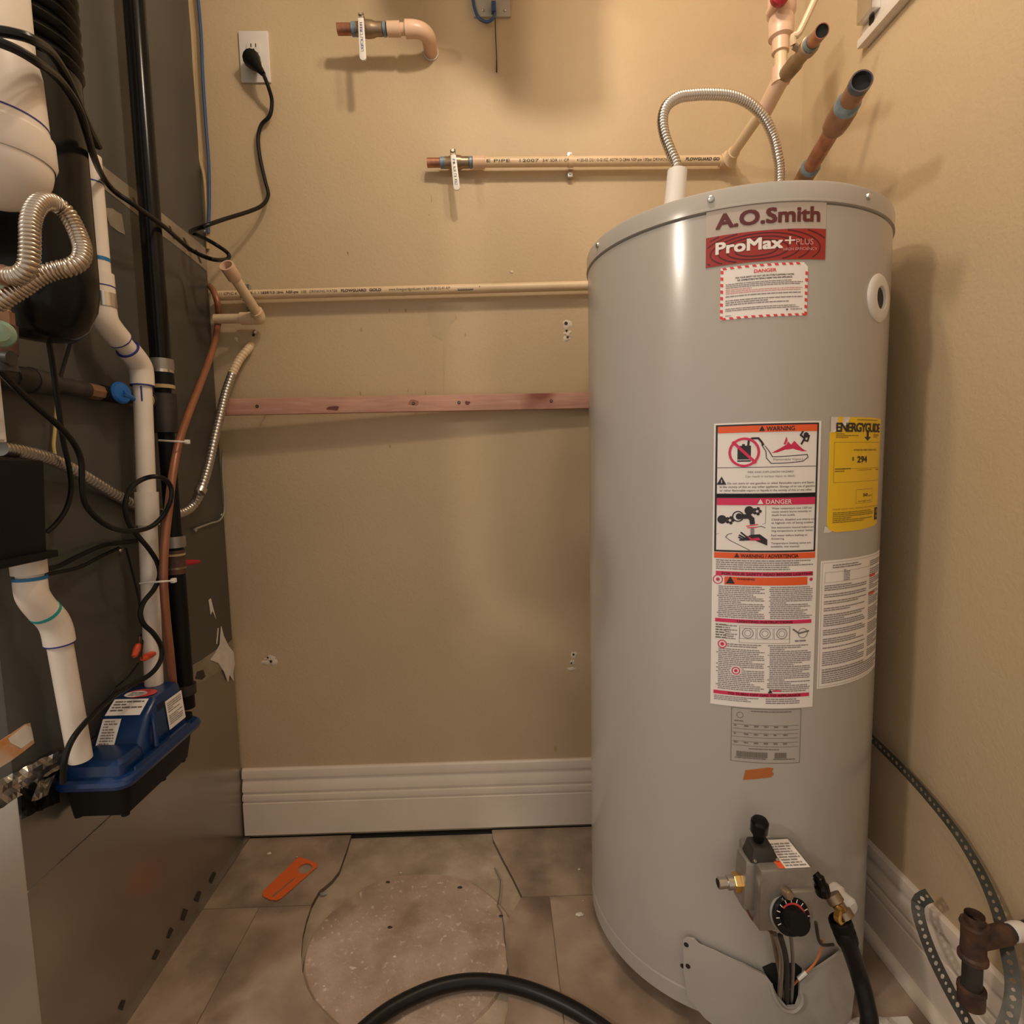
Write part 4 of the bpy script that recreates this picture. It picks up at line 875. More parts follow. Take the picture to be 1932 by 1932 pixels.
# long pipe lower down
zP = 1.393; yP = 1.374
t3 = thing('long_wall_pipe', 'long cream plastic water pipe with black print running behind heater, above wooden batten', 'water pipe', (-.1, yP, zP))
xl = at(408, 558, Y=yP).x; xr = .36
zl, zr = at(420, 558, Y=yP).z, at(1100, 540, Y=yP).z
mb = MB().cyl((xl, yP, zl), (xr, yP, zr+(zr-zl)*.3), RC, 20); lp = mb.build('pipe_run', 'cpvc', t3)
pr_ = Print(None)
def longfn(u, v, l, ang=.12):
    z_ = zl+(zr-zl)*(u-xl)/(at(1100, 540, Y=yP).x-xl); return Vector((u, yP-(RC+.0003+l*.3)*math.cos(ang-v/RC), z_+(RC+.0003+l*.3)*math.sin(ang-v/RC)))
pr_.fn = longfn
X3 = lambda px: at(px, 548, Y=yP).x
for a, b_, s_, bo in ((418, 450, '11 CPVC 4', 0), (476, 492, 'S.I.1', 0), (495, 520, 'SDR 11', 0), (498, 538, 'ASTM D-2846', 0), (543, 566, 'NSF-pw', .03), (571, 581, '100', 0), (587, 639, 'DRINKING WATER', 0), (646, 693, 'FLOWGUARD', .045), (699, 721, 'GOLD', .045), (735, 850, 'www.flowguardgold.com 16 6019 S8 02.43 AM', 0)):
    pr_.text('ink_black', s_, X3(a), .0030, w=X3(b_)-X3(a), h=.0058, bold=bo)
u = X3(864); rr_ = random.Random(5)
while u < X3(893): d_ = rr_.uniform(.0012, .0030); pr_.poly('ink_black', [(u, .004), (u+d_, .004), (u+d_, -.007), (u, -.007)]); u += d_+.0014
pr_.rect('ink_black', X3(864), .0052, X3(893), .0066); pr_.disc('ink_black', X3(905), -.001, .0014, 8)
pr_.finish(lp, {'ink_black': 'pipe_lettering'})
for px in (462,):
    xs_ = X3(px)
    cl = MB().lathe([(RC+.0004, 0), (RC+.0018, 0), (RC+.0018, .012), (RC+.0004, .012)], (xs_-.006, yP, zl-.0005), (1, 0, 0), 24).build('pipe_strap', 'steel', t3)
    for s_ in (-1, 1):
        MB().box((xs_-.006, D-.014, zl+s_*.012), (xs_+.006, D-.003, zl+s_*.030)).build('strap_tab', 'steel', cl, bevel=.001)

# short capped-off branch at the left: elbow with an open socket leg
t4 = thing('open_branch_pipe', 'cream plastic elbow with an open-ended leg standing out by the furnace edge', 'pipe', tuple(at(490, 600, Y=1.36)))
y4 = 1.366; z4 = at(460, 601, Y=y4).z; xq = at(491, 600, Y=y4).x
MB().cyl((at(405, 601, Y=y4).x, y4, z4), (at(458, 601, Y=y4).x, y4, z4), RC, 18).build('pipe_stub', 'cpvc', t4)
e0 = Vector((xq, y4, z4+.002)); e1 = at(427, 500, Y=1.235); de = (e1-e0).normalized()
MB().tube([Vector((at(455, 601, Y=y4).x, y4, z4)), Vector((xq-.016, y4, z4)), Vector((xq-.002, y4-.002, z4)), e0+de*.012, e0+de*.020], .0145, 20, True, 3).build('elbow', 'cpvc', t4)
Le = (e1-e0).length
MB().cyl(e0, e0+de*Le*.80, RC, 18).build('pipe_leg', 'cpvc', t4)
MB().lathe([(.0108, Le*.74), (.0148, Le*.78), (.0150, Le), (.0120, Le), (.0112, Le*.82), (.0001, Le*.82)], e0, de, 24).build('open_socket', 'cpvc_pink', t4)
for px, py in ((468, 588), (478, 625)):
    c = at(px, py, Y=D-.012); MB().lathe([(.006, 0), (.006, .004), (.0035, .008), (.0001, .009)], c+Vector((0, .012, 0)), (0, -1, 0), 10).build('anchor_screw', 'steel', t4)

# ================================================================== WOODEN BATTEN with nails
pl = at(412, 768, Y=1.335); prr = at(1112, 757, Y=1.378)
b0 = Vector((pl.x, 1.335, pl.z)); b1 = Vector((prr.x+.06, 1.374, prr.z+.002)); d_ = (b1-b0); nrm = Vector((-d_.y, d_.x, 0)).normalized(); nrm = nrm if nrm.y < 0 else -nrm
hb = .0192
t5 = thing('wooden_batten', 'reddish pine batten nailed at a slant across the back wall', 'wood batten', tuple((b0+b1)/2))
mb = MB(); f_ = nrm*.0; k_ = -nrm*.019
mb.hexa([b0+Vector((0, 0, -hb)), b1+Vector((0, 0, -hb)), b1+k_+Vector((0, 0, -hb)), b0+k_+Vector((0, 0, -hb)), b0+Vector((0, 0, hb)), b1+Vector((0, 0, hb)), b1+k_+Vector((0, 0, hb)), b0+k_+Vector((0, 0, hb))])
bt = mb.build('board', 'wood', t5, bevel=.002)
def bp(px):   # point on the front face under photo column px
    d0 = ray(px, 762); t = b0.x; 
    s_ = (b0.x*d0.y-b0.y*d0.x)/(d_.y*d0.x-d_.x*d0.y) if abs(d_.y*d0.x-d_.x*d0.y) > 1e-9 else 0
    return b0+d_*s_
for px, rx, rz, sd in ((628, .015, .0055, 1), (882, .006, .005, 2), (780, .014, .007, 3)):
    c = bp(px)+Vector((0, 0, -.008 if px == 628 else (-.001 if px == 882 else .002))); rn = random.Random(sd); pts = []
    for i in range(12):
        a = 2*math.pi*i/12; q = 1+rn.uniform(-.25, .25); pts.append(c+nrm*.0004+d_.normalized()*rx*q*math.cos(a)+Vector((0, 0, rz*q*math.sin(a))))
    MB().add(pts, [tuple(range(12))]).build('knot', mat('dark knot %d' % sd, (0.16, 0.045, 0.03) if px != 780 else (0.36, 0.15, 0.09), .6), bt, smooth=False)
for px in (485, 780, 866, 1040):
    c = bp(px); MB().cyl(c+nrm*.002, Vector((c.x+.004, D+.004, c.z-.001)), .0016, 8).build('nail', 'steel_dull', t5)
    MB().lathe([(.004, 0), (.004, .001), (.0001, .0012)], c, nrm, 10).build('nail_head', 'iron', t5)

# ================================================================== OUTLET, PLUG AND CORD
op = at(482, 110, Y=D)
t6 = thing('wall_outlet', 'white wall outlet plate with a black plug in its lower socket', 'outlet', (op.x, D, op.z-.057))
wx, hz = .0345, .0565
pl6 = MB().box((op.x-wx, D-.006, op.z-hz), (op.x+wx, D, op.z+hz)).build('cover_plate', 'plate', t6, bevel=.003)
for s_ in (-1, 1):
    cz_ = op.z+s_*.0195
    rc = MB(); pts = [Vector((op.x+.0165*math.cos(a)*(1 if abs(math.cos(a)) < .9 else 1), D-.006, cz_+max(-.0125, min(.0125, .0165*math.sin(a))))) for a in [2*math.pi*i/28 for i in range(28)]]
    rc.extrude(pts, (0, -.0022, 0)); sk = rc.build('socket', 'plate', pl6, bevel=.0005)
    for dx in (-.0055, .0055): MB().box((op.x+dx-.0011, D-.0086, cz_-.001), (op.x+dx+.0011, D-.0080, cz_+.007)).build('socket_slot', 'slot', sk, smooth=False)
    MB().cyl((op.x, D-.0086, cz_-.006), (op.x, D-.008, cz_-.006), .0022, 10).build('socket_slot', 'slot', sk, smooth=False)
MB().lathe([(.003, 0), (.0026, .001), (.0001, .0014)], (op.x, D-.006, op.z), (0, -1, 0), 10).build('plate_screw', 'plate', pl6)

pc = Vector((op.x+.002, D-.0085, op.z-.019))
t7 = thing('power_cord', 'black power cord plugged into the wall outlet and looping to the furnace', 'power cord', tuple(pc))
pe7 = at(497, 140, Y=1.352)
mb = MB(); R7 = []
mb.tube([pc, pc+Vector((0, -.010, 0)), pc+Vector((.001, -.022, -.003)), pc.lerp(pe7, .6)+Vector((0, -.012, -.002)), pe7], .01, 14, True, 0, [.0150, .0155, .0150, .0100, .0055])
mb.build('plug', 'black_matt', t7)
XC = lambda px, py, X: at(px, py, X=X)
path = [pe7, at(506, 163, Y=1.36), at(513, 190, Y=1.375), at(509, 218, Y=1.38), at(493, 236, Y=1.385), at(487, 262, Y=1.388), at(491, 300, Y=1.388), at(500, 340, Y=1.386), at(506, 368, Y=1.38), at(495, 387, Y=1.36), at(470, 399, Y=1.33), at(425, 413, Y=1.28), at(385, 427, Y=1.23), at(360, 437, X=-.668), at(372, 443, X=-.660), at(405, 460, Y=1.25), at(430, 478, Y=1.28), at(428, 489, Y=1.27), at(400, 489, Y=1.22), at(360, 471, X=-.645), at(310, 428, X=-.626), at(255, 388, X=-.618), at(215, 360, X=-.630), at(192, 330, X=-.610), at(177, 295, Y=.78), at(163, 248, Y=.70), at(146, 200, Y=.665), at(112, 150, Y=.625), at(70, 117, Y=.565), at(30, 93, Y=.548), at(-12, 76, Y=.54)]
MB().tube(path, .0043, 10, True, 7).build('cord', 'cord', t7)
t7b = tag(MB().tube([at(-12, 58, Y=.545), at(25, 63, Y=.55), at(60, 74, Y=.562), at(95, 98, Y=.60), at(122, 138, Y=.635), at(141, 180, Y=.66), at(156, 215, Y=.68), at(170, 245, Y=.71), at(182, 268, Y=.75), at(186, 276, Y=.76)], .0046, 10, True, 7).build('black_cable', 'cord'), 'short thick black cable draped over the white elbow, above the longer cord', 'cable')

# jack plate with blue lead, and black wire hanging under it
jp = at(928, 3, Y=D)
t8 = thing('jack_plate', 'grey data jack plate with a plugged blue lead at top edge of photo', 'wall jack', (jp.x, D, jp.z-.04))
zb8 = at(928, 35, Y=D).z; xl8 = at(893, 20, Y=D).x; xr8 = at(963, 20, Y=D).x
MB().box((xl8, D-.006, zb8), (xr8, D, zb8+.115)).build('cover_plate', 'plate_grey', t8, bevel=.002)
for px in (912, 952): MB().lathe([(.0032, 0), (.0028, .0015), (.0001, .002)], at(px, 20, Y=D-.006), (0, -1, 0), 10).build('screw', 'steel', t8)
MB().box(at(927, 8, Y=D-.006)+Vector((0, -.012, -.001)), at(936, 28, Y=D-.006)+Vector((0, .002, 0))).build('plug', 'blue_wire', t8, bevel=.001)
MB().tube([at(934, 25, Y=D-.014), at(929, 36, Y=D-.016), at(917, 41, Y=D-.014), at(902, 32, Y=D-.012), at(893, 5, Y=D-.010), at(891, -30, Y=D-.008)], .0035, 8, True, 6).build('blue_lead', 'blue_wire', t8)
tag(MB().tube([at(934, 34, Y=D-.007), at(935, 70, Y=D-.006), at(937, 108, Y=D-.005), at(937, 136, Y=D-.005)], .0011, 6, True, 0, [.0011, .0011, .0011, .0018]).build('hanging_wire', 'slot'), 'thin black wire hanging straight down below the jack plate', 'wire')

# ================================================================== THINGS ABOVE THE HEATER
t9 = thing('flexible_conduit_loop', 'shiny corrugated steel conduit looping over the heater lid from a white sleeve', 'conduit', (TC[0], 1.0, ZT))
def onlid(px, Y, z): 
    d = ray(px, 350); t = Y/d.y; return Vector((d.x*t, Y, z))
a0 = onlid(1271, .955, ZT+.004)
lz = at(1278, 322, Y=.955)
MB().tube([Vector((lz.x-.006, .955, ZT-.001)), lz+Vector((0, 0, .0))], .0135, 14, True, 0, [.0178, .0160]).build('white_sleeve', 'white', t9, angle=50)
loop = [lz+Vector((0, 0, -.02)), at(1276, 312, Y=.955), at(1265, 285, Y=.957), at(1254, 255, Y=.96), at(1250, 225, Y=.965), at(1258, 200, Y=.97), at(1280, 184, Y=.98), at(1310, 179, Y=.99), at(1345, 178, Y=1.0), at(1380, 181, Y=1.01), at(1412, 194, Y=1.02), at(1440, 220, Y=1.03), at(1458, 255, Y=1.04), at(1467, 292, Y=1.045)]
e9 = at(1471, 330, Y=1.05); loop += [e9, Vector((e9.x, e9.y, ZT+.002))]
MB().corrugated(loop, .0090, .0050, .0016, 12, 8).build('corrugated_conduit', 'flex', t9)
MB().lathe([(.013, 0), (.013, .012), (.010, .014)], (e9.x, e9.y, ZT+.0005), (0, 0, 1), 6, True, True).build('conduit_connector', 'steel_dull', t9)

# copper stub pipe over the heater
cA = at(1528, 318, Y=1.08); cB = at(1626, 152, Y=.845); dc_ = (cB-cA).normalized(); Lc = (cB-cA).length
back = cA-dc_*((D+.0-cA.y)/-dc_.y) if False else cA+dc_*((D-.002-cA.y)/dc_.y)
back.x = min(back.x, XW-.03)
t10 = thing('copper_stub_pipe', 'open copper water pipe with bluish solder joints pointing out over the heater', 'copper pipe', tuple((cA+cB)/2))
MB().tube([back, cA-dc_*.03, cA+dc_*.001], .0165, 20, True, 0, [.0150, .0165, .0165]).build('rear_fitting', 'copper_dull', t10)
MB().lathe([(.0150, 0), (.0168, .001), (.0168, .007), (.0135, .012)], cA, dc_, 22).build('solder_ring', 'solder', t10)
MB().cyl(cA, cA+dc_*Lc*.66, .0135, 22).build('copper_pipe', 'copper', t10)
MB().lathe([(.0135, Lc*.50), (.0185, Lc*.54), (.0198, Lc*.62), (.0198, Lc*.72), (.0180, Lc*.75)], cA, dc_, 26, True, True).build('coupling', 'copper_dull', t10)
MB().lathe([(.0150, Lc*.74), (.0182, Lc*.75), (.0180, Lc*.80), (.0145, Lc*.83)], cA, dc_, 26).build('solder_ring', 'solder', t10)
MB().pipe(cA+dc_*Lc*.80, cA+dc_*Lc*.97, .0150, .0132, 26).build('stub_end', 'copper_dull', t10)
MB().pipe(cA+dc_*Lc*.955, cB, .0155, .0134, 26).build('stub_rim', 'oxide', t10)
MB().cyl(cB-dc_*.010, cB-dc_*.006, .0133, 20).build('stub_bore', 'hollow_shade', t10)

# unseen flared vent shape, added above the frame to cast the back wall shadow
t10b = thing('vent_shadow_caster', 'unseen galvanised flare added above the frame to cast shade on the back wall', 'shadow caster', (.09, 1.05, 1.99))
def vr(cx, r, z, n=40): return [Vector((cx+r*math.cos(2*math.pi*i/n), 1.05+r*.8*math.sin(2*math.pi*i/n), z)) for i in range(n)]
MB().rings([vr(.10, .060, 1.99), vr(.10, .062, 2.005), vr(.03, .13, 2.085), vr(.03, .13, 2.5)], True, True, True).build('caster_body', 'galv', t10b)
MB().rings([vr(.10, .0605, 1.988), vr(.10, .065, 1.990), vr(.10, .065, 2.002), vr(.10, .0605, 2.004)], True, False, False).build('caster_hem', 'galv', t10b)

# white cleat with a steel clip on the right wall
t11 = thing('white_cleat', 'white painted cleat with a steel clip high on the right wall', 'wall cleat', (XW, 1.0, 1.78))
c0 = at(1636, 92, X=XW); yb = c0.y; z0 = c0.z
cb = MB().box((XW-.012, .62, z0), (XW, yb, z0+.075)).build('cleat_board', 'plate', t11, bevel=.002)
MB().box((XW-.020, .62, z0), (XW-.011, yb+.002, z0+.016)).build('cleat_lip', 'plate', t11, bevel=.002)
cs = at(1634, 30, X=XW-.02)
MB().box((XW-.030, yb-.055, cs.z-.008), (XW-.012, yb-.010, cs.z+.09)).build('steel_clip', 'steel', t11, bevel=.0015)
MB().lathe([(.008, 0), (.008, .001), (.0001, .0012)], (XW-.012, yb-.030, z0+.030), (-1, 0, 0), 14).build('screw_hole', 'slot', cb)

# ================================================================== FURNACE
ZS = at(400, 1240, X=XF).z
YF0, YF1 = .757, 1.392
fn_ = thing('gas_furnace', 'dark grey upright gas furnace on a shiny galvanised base box', 'furnace', (-.98, 1.07, 0))
cab = MB().box((-1.27, YF0-.004, ZS), (XF, YF1, 2.42)).build('cabinet', 'panel', fn_, bevel=.003)
base = MB().box((-1.27, YF0, .004), (XF-.001, YF1, ZS-.001)).build('base_box', 'galv', fn_, bevel=.003)
MB().box((-1.272, YF0-.006, -.0004), (XF+.012, YF1, .005)).build('base_flange', 'galv', base, bevel=.001)
def side_poly(name, m, pts, parent, off=.0008, thick=.0007, jag=0.0, seed=0):
    rn = random.Random(seed); P = [at(a+rn.uniform(-jag, jag), b+rn.uniform(-jag, jag), X=XF+off) for a, b in pts]
    P = [Vector((q.x, min(q.y, 1.3915), q.z)) for q in P]
    return MB().extrude(P, (-thick, 0, 0)).build(name, m, parent, smooth=False)
# crease across the base, tape along its foot, seam tapes and the torn foil
cy_ = at(120, 1622, X=XF).z
MB().box((XF-.002, YF0, cy_-.0012), (XF+.0005, YF0+.32, cy_+.0012)).build('sheet_crease', 'steel_dull', base)
for px, py in ((402, 1655), (375, 1690), (348, 1725), (322, 1760), (296, 1800), (232, 1895)):
    side_poly('foil_patch', 'iron', [(px-7, py+9), (px+1, py-10), (px+6, py-7), (px-2, py+12)], base, .0004, .0003, 1.5, px)
side_poly('seam_tape', 'tapeprint', [(183, 304), (232, 342), (258, 361), (299, 397), (345, 433), (388, 468), (391, 512), (345, 474), (300, 440), (258, 405), (232, 384), (196, 356)], cab)
tp_ = side_poly('torn_tape', 'tapeprint', [(198, 392), (212, 393), (222, 400), (230, 405), (236, 443), (222, 436), (208, 425), (203, 412)], cab, .0010, .0008)
for a, b_ in ((250, 372), (318, 425), (345, 448), (368, 470)):
    side_poly('tape_print', 'iron', [(a, b_), (a+4, b_+2), (a+13, b_+27), (a+9, b_+25)], cab, .0014, .0005)
side_poly('seam_tape', 'tapeprint', [(358, 1258), (380, 1245), (410, 1226), (432, 1212), (440, 1206), (444, 1246), (424, 1260), (400, 1276), (372, 1291), (361, 1296)], cab, .0008, .0007, 1.5, 3)
side_poly('torn_paper', 'paper', [(406, 1232), (414, 1215), (417, 1180), (424, 1200), (430, 1218), (440, 1232), (446, 1252), (440, 1270), (443, 1286), (434, 1272), (430, 1288), (422, 1268), (412, 1252), (399, 1244)], cab, .0022, .0012, 1.5, 5)
side_poly('torn_paper', 'paper', [(394, 1132), (398, 1129), (402, 1145), (408, 1168), (401, 1152), (398, 1160)], cab, .0016, .0010)
side_poly('scratch', 'paper', [(411, 1185), (413, 1185), (410, 1215), (408, 1215)], cab, .0010, .0006)
side_poly('smudge', 'iron', [(372, 1268), (385, 1262), (390, 1276), (380, 1284), (368, 1280)], cab, .0016, .0005, 2, 9)
# crinkled foil tape at the near end of the seam
def crinkle(name, m, p0, p1, p2, p3, parent, nx, ny, amp, seed, off=.002):
    rn = random.Random(seed); mbb = MB(); rg = []
    for j in range(ny+1):
        row = []
        for i in range(nx+1):
            u, v = i/nx, j/ny
            px = (p0[0]*(1-u)+p1[0]*u)*(1-v)+(p3[0]*(1-u)+p2[0]*u)*v; py = (p0[1]*(1-u)+p1[1]*u)*(1-v)+(p3[1]*(1-u)+p2[1]*u)*v
            row.append(at(px+rn.uniform(-1.5, 1.5), py+rn.uniform(-1.5, 1.5), X=XF+off+rn.uniform(0, amp)))
        rg.append(row)
    mbb.rings(rg, False, False, False); return mbb.build(name, m, parent, smooth=False)
crinkle('crinkled_foil', 'foil', (-14, 1478), (118, 1412), (120, 1448), (-14, 1535), cab, 14, 4, .008, 2)
crinkle('black_mastic', 'black_matt', (38, 1490), (118, 1448), (112, 1512), (42, 1545), cab, 8, 5, .008, 4, .003)
crinkle('foil_edge', 'foil', (70, 1478), (104, 1462), (90, 1500), (60, 1512), cab, 5, 4, .010, 6, .009)
side_poly('rusty_label', 'rustlabel', [(-12, 1406), (20, 1385), (48, 1366), (57, 1364), (62, 1386), (65, 1402), (45, 1418), (20, 1436), (-12, 1456)], cab, .0012, .0010)
side_poly('label_print', 'paper', [(15, 1392), (50, 1369), (58, 1372), (63, 1396), (40, 1412), (30, 1408), (20, 1402)], cab, .0018, .0005, 1.5, 2)
# screws and a small bracket at the rear edge
for px, py in ((226, 1038), (368, 1000), (417, 972), (283, 588), (386, 437)):
    MB().lathe([(.005, 0), (.005, .002), (.003, .004), (.0001, .0045)], at(px, py, X=XF), (1, 0, 0), 8).build('screw', 'steel', cab)
# wire edge clip and rear cables held along the cabinet edge
tag(MB().tube([at(424, 800, X=XF+.004), at(420, 880, X=XF+.004), at(424, 955, X=XF+.005), at(416, 980, X=XF+.005), at(395, 988, X=XF+.006), at(366, 999, X=XF+.006)], .0022, 8, True, 6).build('grey_wire', 'grey_wire'), 'thin grey wire stapled to the rear edge of the furnace panel', 'wire')

# ================================================================== PIPES BESIDE THE FURNACE
XP = -.640
def polytube(pts, r, n=18): return MB().tube(pts, r, n)
# white condensate pipe
t12 = thing('condensate_pipe', 'white plastic drain pipe with two 45 degree elbows dropping into the blue pump', 'drain pipe', tuple(at(290, 1290, X=XP)))
a_ = at(182, 300, X=XP); b_ = at(184, 590, X=XP); yv = .5*(a_.y+b_.y)
top = Vector((XP, yv, at(180, 302, X=XP).z)); k1 = Vector((XP, yv, at(182, 600, X=XP).z))
lowY = .5*(at(269, 720, X=XP).y+at(290, 1285, X=XP).y); k2 = Vector((XP, at(267, 688, X=XP).y, at(267, 690, X=XP).z)); bot = at(291, 1300, X=XP)
RP = .0152
MB().tube([top, k1], RP, 20).build('upper_pipe', 'pvc', t12)
MB().tube([k1.lerp(k2, .2), k1.lerp(k2, .8)], RP, 20).build('offset_pipe', 'pvc', t12)
lowp = MB().tube([k2, bot], RP, 20).build('lower_pipe', 'pvc', t12)
def fit45(k, dirs, name='elbow', m='pvc_dirty', r=.0190, L=(.030, .030)):
    d0, d1 = dirs; return MB().tube([k+d0*L[0], k+d0*L[0]*.45, k+(d0+d1)*L[0]*.10, k+d1*L[1]*.45, k+d1*L[1]], r, 22, True, 3).build(name, m, t12)
u01 = (k2-k1).normalized(); ud = (bot-k2).normalized()
fit45(k1, (Vector((0, 0, 1)), u01), L=(.038, .040)); fit45(k2, (-u01, ud), L=(.040, .036))
def band(px, py, X, axis, r, hgt, name, m, parent, Y=None):
    c = at(px, py, X=X); 
    return MB().lathe([(r-.003, -hgt/2), (r, -hgt/2), (r, hgt/2), (r-.003, hgt/2)], c, axis, 22, True, True).build(name, m, parent)
up = Vector((0, 0, 1))
for pxy, r, hgt, nm, m_ in (((186, 545), .0190, .052, 'coupling', 'pvc'), ((183, 563), .0205, .022, 'hose_clamp', 'steel'), ((184, 489), .0156, .006, 'primer_ring', 'primer'), ((183, 352), .0156, .002, 'marker_ring', 'marker'), ((181, 537), .0193, .002, 'marker_ring', 'marker')):
    c = Vector((XP, yv, at(pxy[0], pxy[1], X=XP).z)); MB().lathe([(r-.003, -hgt/2), (r, -hgt/2), (r, hgt/2), (r-.003, hgt/2)], c, up, 22, True, True).build(nm, m_, t12)
cb_ = at(160, 558, X=XP+.012); MB().box(cb_+Vector((-.006, -.012, -.010)), cb_+Vector((.006, .012, .012))).build('clamp_screw', 'steel', t12, bevel=.003)
for pxy, r, hgt, nm, m_ in (((268, 728), .0193, .0022, 'marker_ring', 'marker'), ((274, 960), .0188, .060, 'coupling', 'pvc'), ((275, 987), .0160, .002, 'marker_ring', 'marker')):
    tt = (at(pxy[0], pxy[1], X=XP).z-k2.z)/(bot.z-k2.z); c = k2.lerp(bot, tt); MB().lathe([(r-.003, -hgt/2), (r, -hgt/2), (r, hgt/2), (r-.003, hgt/2)], c, ud, 22, True, True).build(nm, m_, t12)
MB().tube([at(266, 728, X=XP+RP+.001), at(267, 742, X=XP+RP+.0008), at(268, 757, X=XP+RP+.0006)], .0014, 6).build('marker_line', 'marker', t12)
c = k1+u01*.041; MB().lathe([(.016, -.001), (.0193, -.001), (.0193, .001), (.016, .001)], c, u01, 22, True, True).build('marker_ring', 'marker', t12)
c = k2-u01*.041; MB().lathe([(.016, -.0007), (.0193, -.0007), (.0193, .0007), (.016, .0007)], c, u01, 22, True, True).build('marker_ring', 'marker', t12)

# black drain pipe with clamps and tee
XB = -.655
t13 = thing('black_drain_pipe', 'tall glossy black pipe with steel clamps and a tee at the rear of the furnace', 'pipe', tuple(at(352, 1335, X=XB)))
pt_ = at(252, -10, X=XB); pb_ = at(352, 1335, X=XB); yB = .5*(pt_.y+pb_.y)
def B(py, px=None):
    q = at(252+(352-252)*(py/1335.), py, X=XB); return Vector((XB, pt_.y+(pb_.y-pt_.y)*(py+10)/1345., q.z))
axB = (B(0)-B(1335)).normalized(); RB = .0182
MB().tube([B(-60), B(690)], RB, 22).build('upper_pipe', 'black_gloss', t13)
MB().tube([B(690), B(1010)], RB*.80, 22).build('middle_pipe', 'black_matt', t13)
MB().tube([B(1010), B(1335)], RB*.88, 22).build('lower_pipe', 'black_matt', t13)
def bband(py, r, hgt, nm, m_): MB().lathe([(r-.004, -hgt/2), (r, -hgt/2), (r, hgt/2), (r-.004, hgt/2)], B(py), axB, 24, True, True).build(nm, m_, t13)
for py, r, h_, nm, m_ in ((688, .0222, .020, 'hose_clamp', 'steel_dull'), (700, .0214, .008, 'hose_clamp', 'steel'), (717, .0208, .024, 'rubber_sleeve', 'black_matt'), (730, .0212, .007, 'clay_ring', 'tan_wire'), (780, .0225, .075, 'tee', 'iron'), (1022, .0205, .022, 'hose_clamp', 'steel_dull'), (1060, .0175, .048, 'rusty_nipple', 'rust'), (1046, .0182, .004, 'clay_ring', 'tan_wire'), (1071, .0182, .004, 'clay_ring', 'brass'), (1300, .0205, .02, 'hose_clamp', 'iron')): bband(py, r, h_, nm, m_)
hb_ = B(1062); MB().tube([hb_+Vector((.010, .006, 0)), at(350, 1062, X=XB+.004), at(362, 1061, X=XB+.01), at(376, 1060, X=XB+.014)], .006, 10, True, 0, [.0045, .0065, .0060, .0035]).build('red_handle', 'red', t13)
# gas line forward from the tee with blue handled valve
t14 = thing('gas_pipe', 'horizontal dark iron gas pipe with a brass fitting and blue valve handle', 'gas pipe', tuple(at(150, 735, X=-.655)))
g0 = B(765)+Vector((-.004, -.022, 0)); zG = at(215, 745, X=-.670).z
def G(px, z=None):
    q = at(px, 735, X=-.670); return Vector((-.670, q.y, zG))
g0 = Vector((-.670, B(765).y-.012, zG))
MB().tube([g0, G(232)], .0105, 16).build('rear_nipple', 'iron', t14)
MB().tube([Vector((-.670, g0.y, zG)), Vector((-.670, g0.y-.016, zG))], .0168, 20).build('tee_branch', 'iron', t14)
MB().tube([Vector((-.670, g0.y-.015, zG)), Vector((-.670, g0.y-.019, zG))], .0145, 20).build('clay_ring', 'tan_wire', t14)
MB().tube([G(190), G(160)], .0128, 8).build('brass_fitting', 'copper_dull', t14)
MB().tube([G(162), G(95)], .0130, 18).build('pipe_section', 'iron', t14)
MB().tube([G(98), G(20)], .0175, 18, True, 0).build('coupling', 'iron', t14)
MB().tube([G(66), G(56)], .0190, 18).build('coupling_rim', 'iron', t14)
MB().tube([G(22), G(-20)], .0150, 18).build('near_pipe', 'iron', t14)
MB().tube([G(232), G(188)], .0135, 18).build('valve_body', 'black_matt', t14)
hc = G(208)+Vector((.016, 0, .002))
hd = MB().lathe([(.0001, -.001), (.0185, 0), (.0190, .003), (.0160, .007), (.0001, .009)], hc, (1, -.25, .1), 24).build('blue_handle', 'blue_handle', t14)
MB().tube([hc+Vector((.006, -.004, -.001)), hc+Vector((.008, .012, -.005)), hc+Vector((.006, .034, -.010))], .004, 8, True, 0, [.006, .005, .003]).build('handle_lever', 'blue_handle', hd)

# copper tube
t15 = tag(MB().tube([at(396, 540, Y=1.385), at(404, 552, Y=1.36), at(411, 575, X=-.655), at(412, 605, X=-.670), at(404, 650, X=-.648), at(384, 708, X=-.635), at(356, 780, X=-.618), at(336, 840, X=-.605), at(325, 900, X=-.600), at(318, 960, X=-.600), at(312, 1015, X=-.600), at(309, 1060, X=-.600), at(309, 1105, X=-.600), at(314, 1170, X=-.605), at(321, 1235, X=-.612), at(327, 1300, X=-.618)], .0070, 14, True, 7).build('copper_tube', 'copper_tube'), 'thin coppery brown tube curving down in front of the black pipe to the pump', 'tube')
# cable ties
for (pts, lab) in (([(300, 831), (318, 832), (336, 833), (352, 834)], 'white cable tie round the copper tube, the higher of two'), ([(264, 1101), (285, 1099), (308, 1097), (326, 1096)], 'white cable tie round the copper tube, the lower of two')):
    tq = thing('cable_tie', lab, 'cable tie', tuple(at(*pts[1], X=-.59)), 'cable ties on the copper tube')
    P_ = [at(pts[0][0], pts[0][1], X=-.640), at(pts[1][0], pts[1][1], X=-.612), at(pts[2][0], pts[2][1], X=-.590), at(pts[3][0], pts[3][1], X=-.588)]
    MB().tube(P_, .0018, 6, True, 5).build('tie_band', 'white', tq)
    e_ = P_[-1]; MB().box(e_+Vector((-.003, -.003, -.0035)), e_+Vector((.004, .006, .0045))).build('tie_head', 'white', tq, bevel=.001)

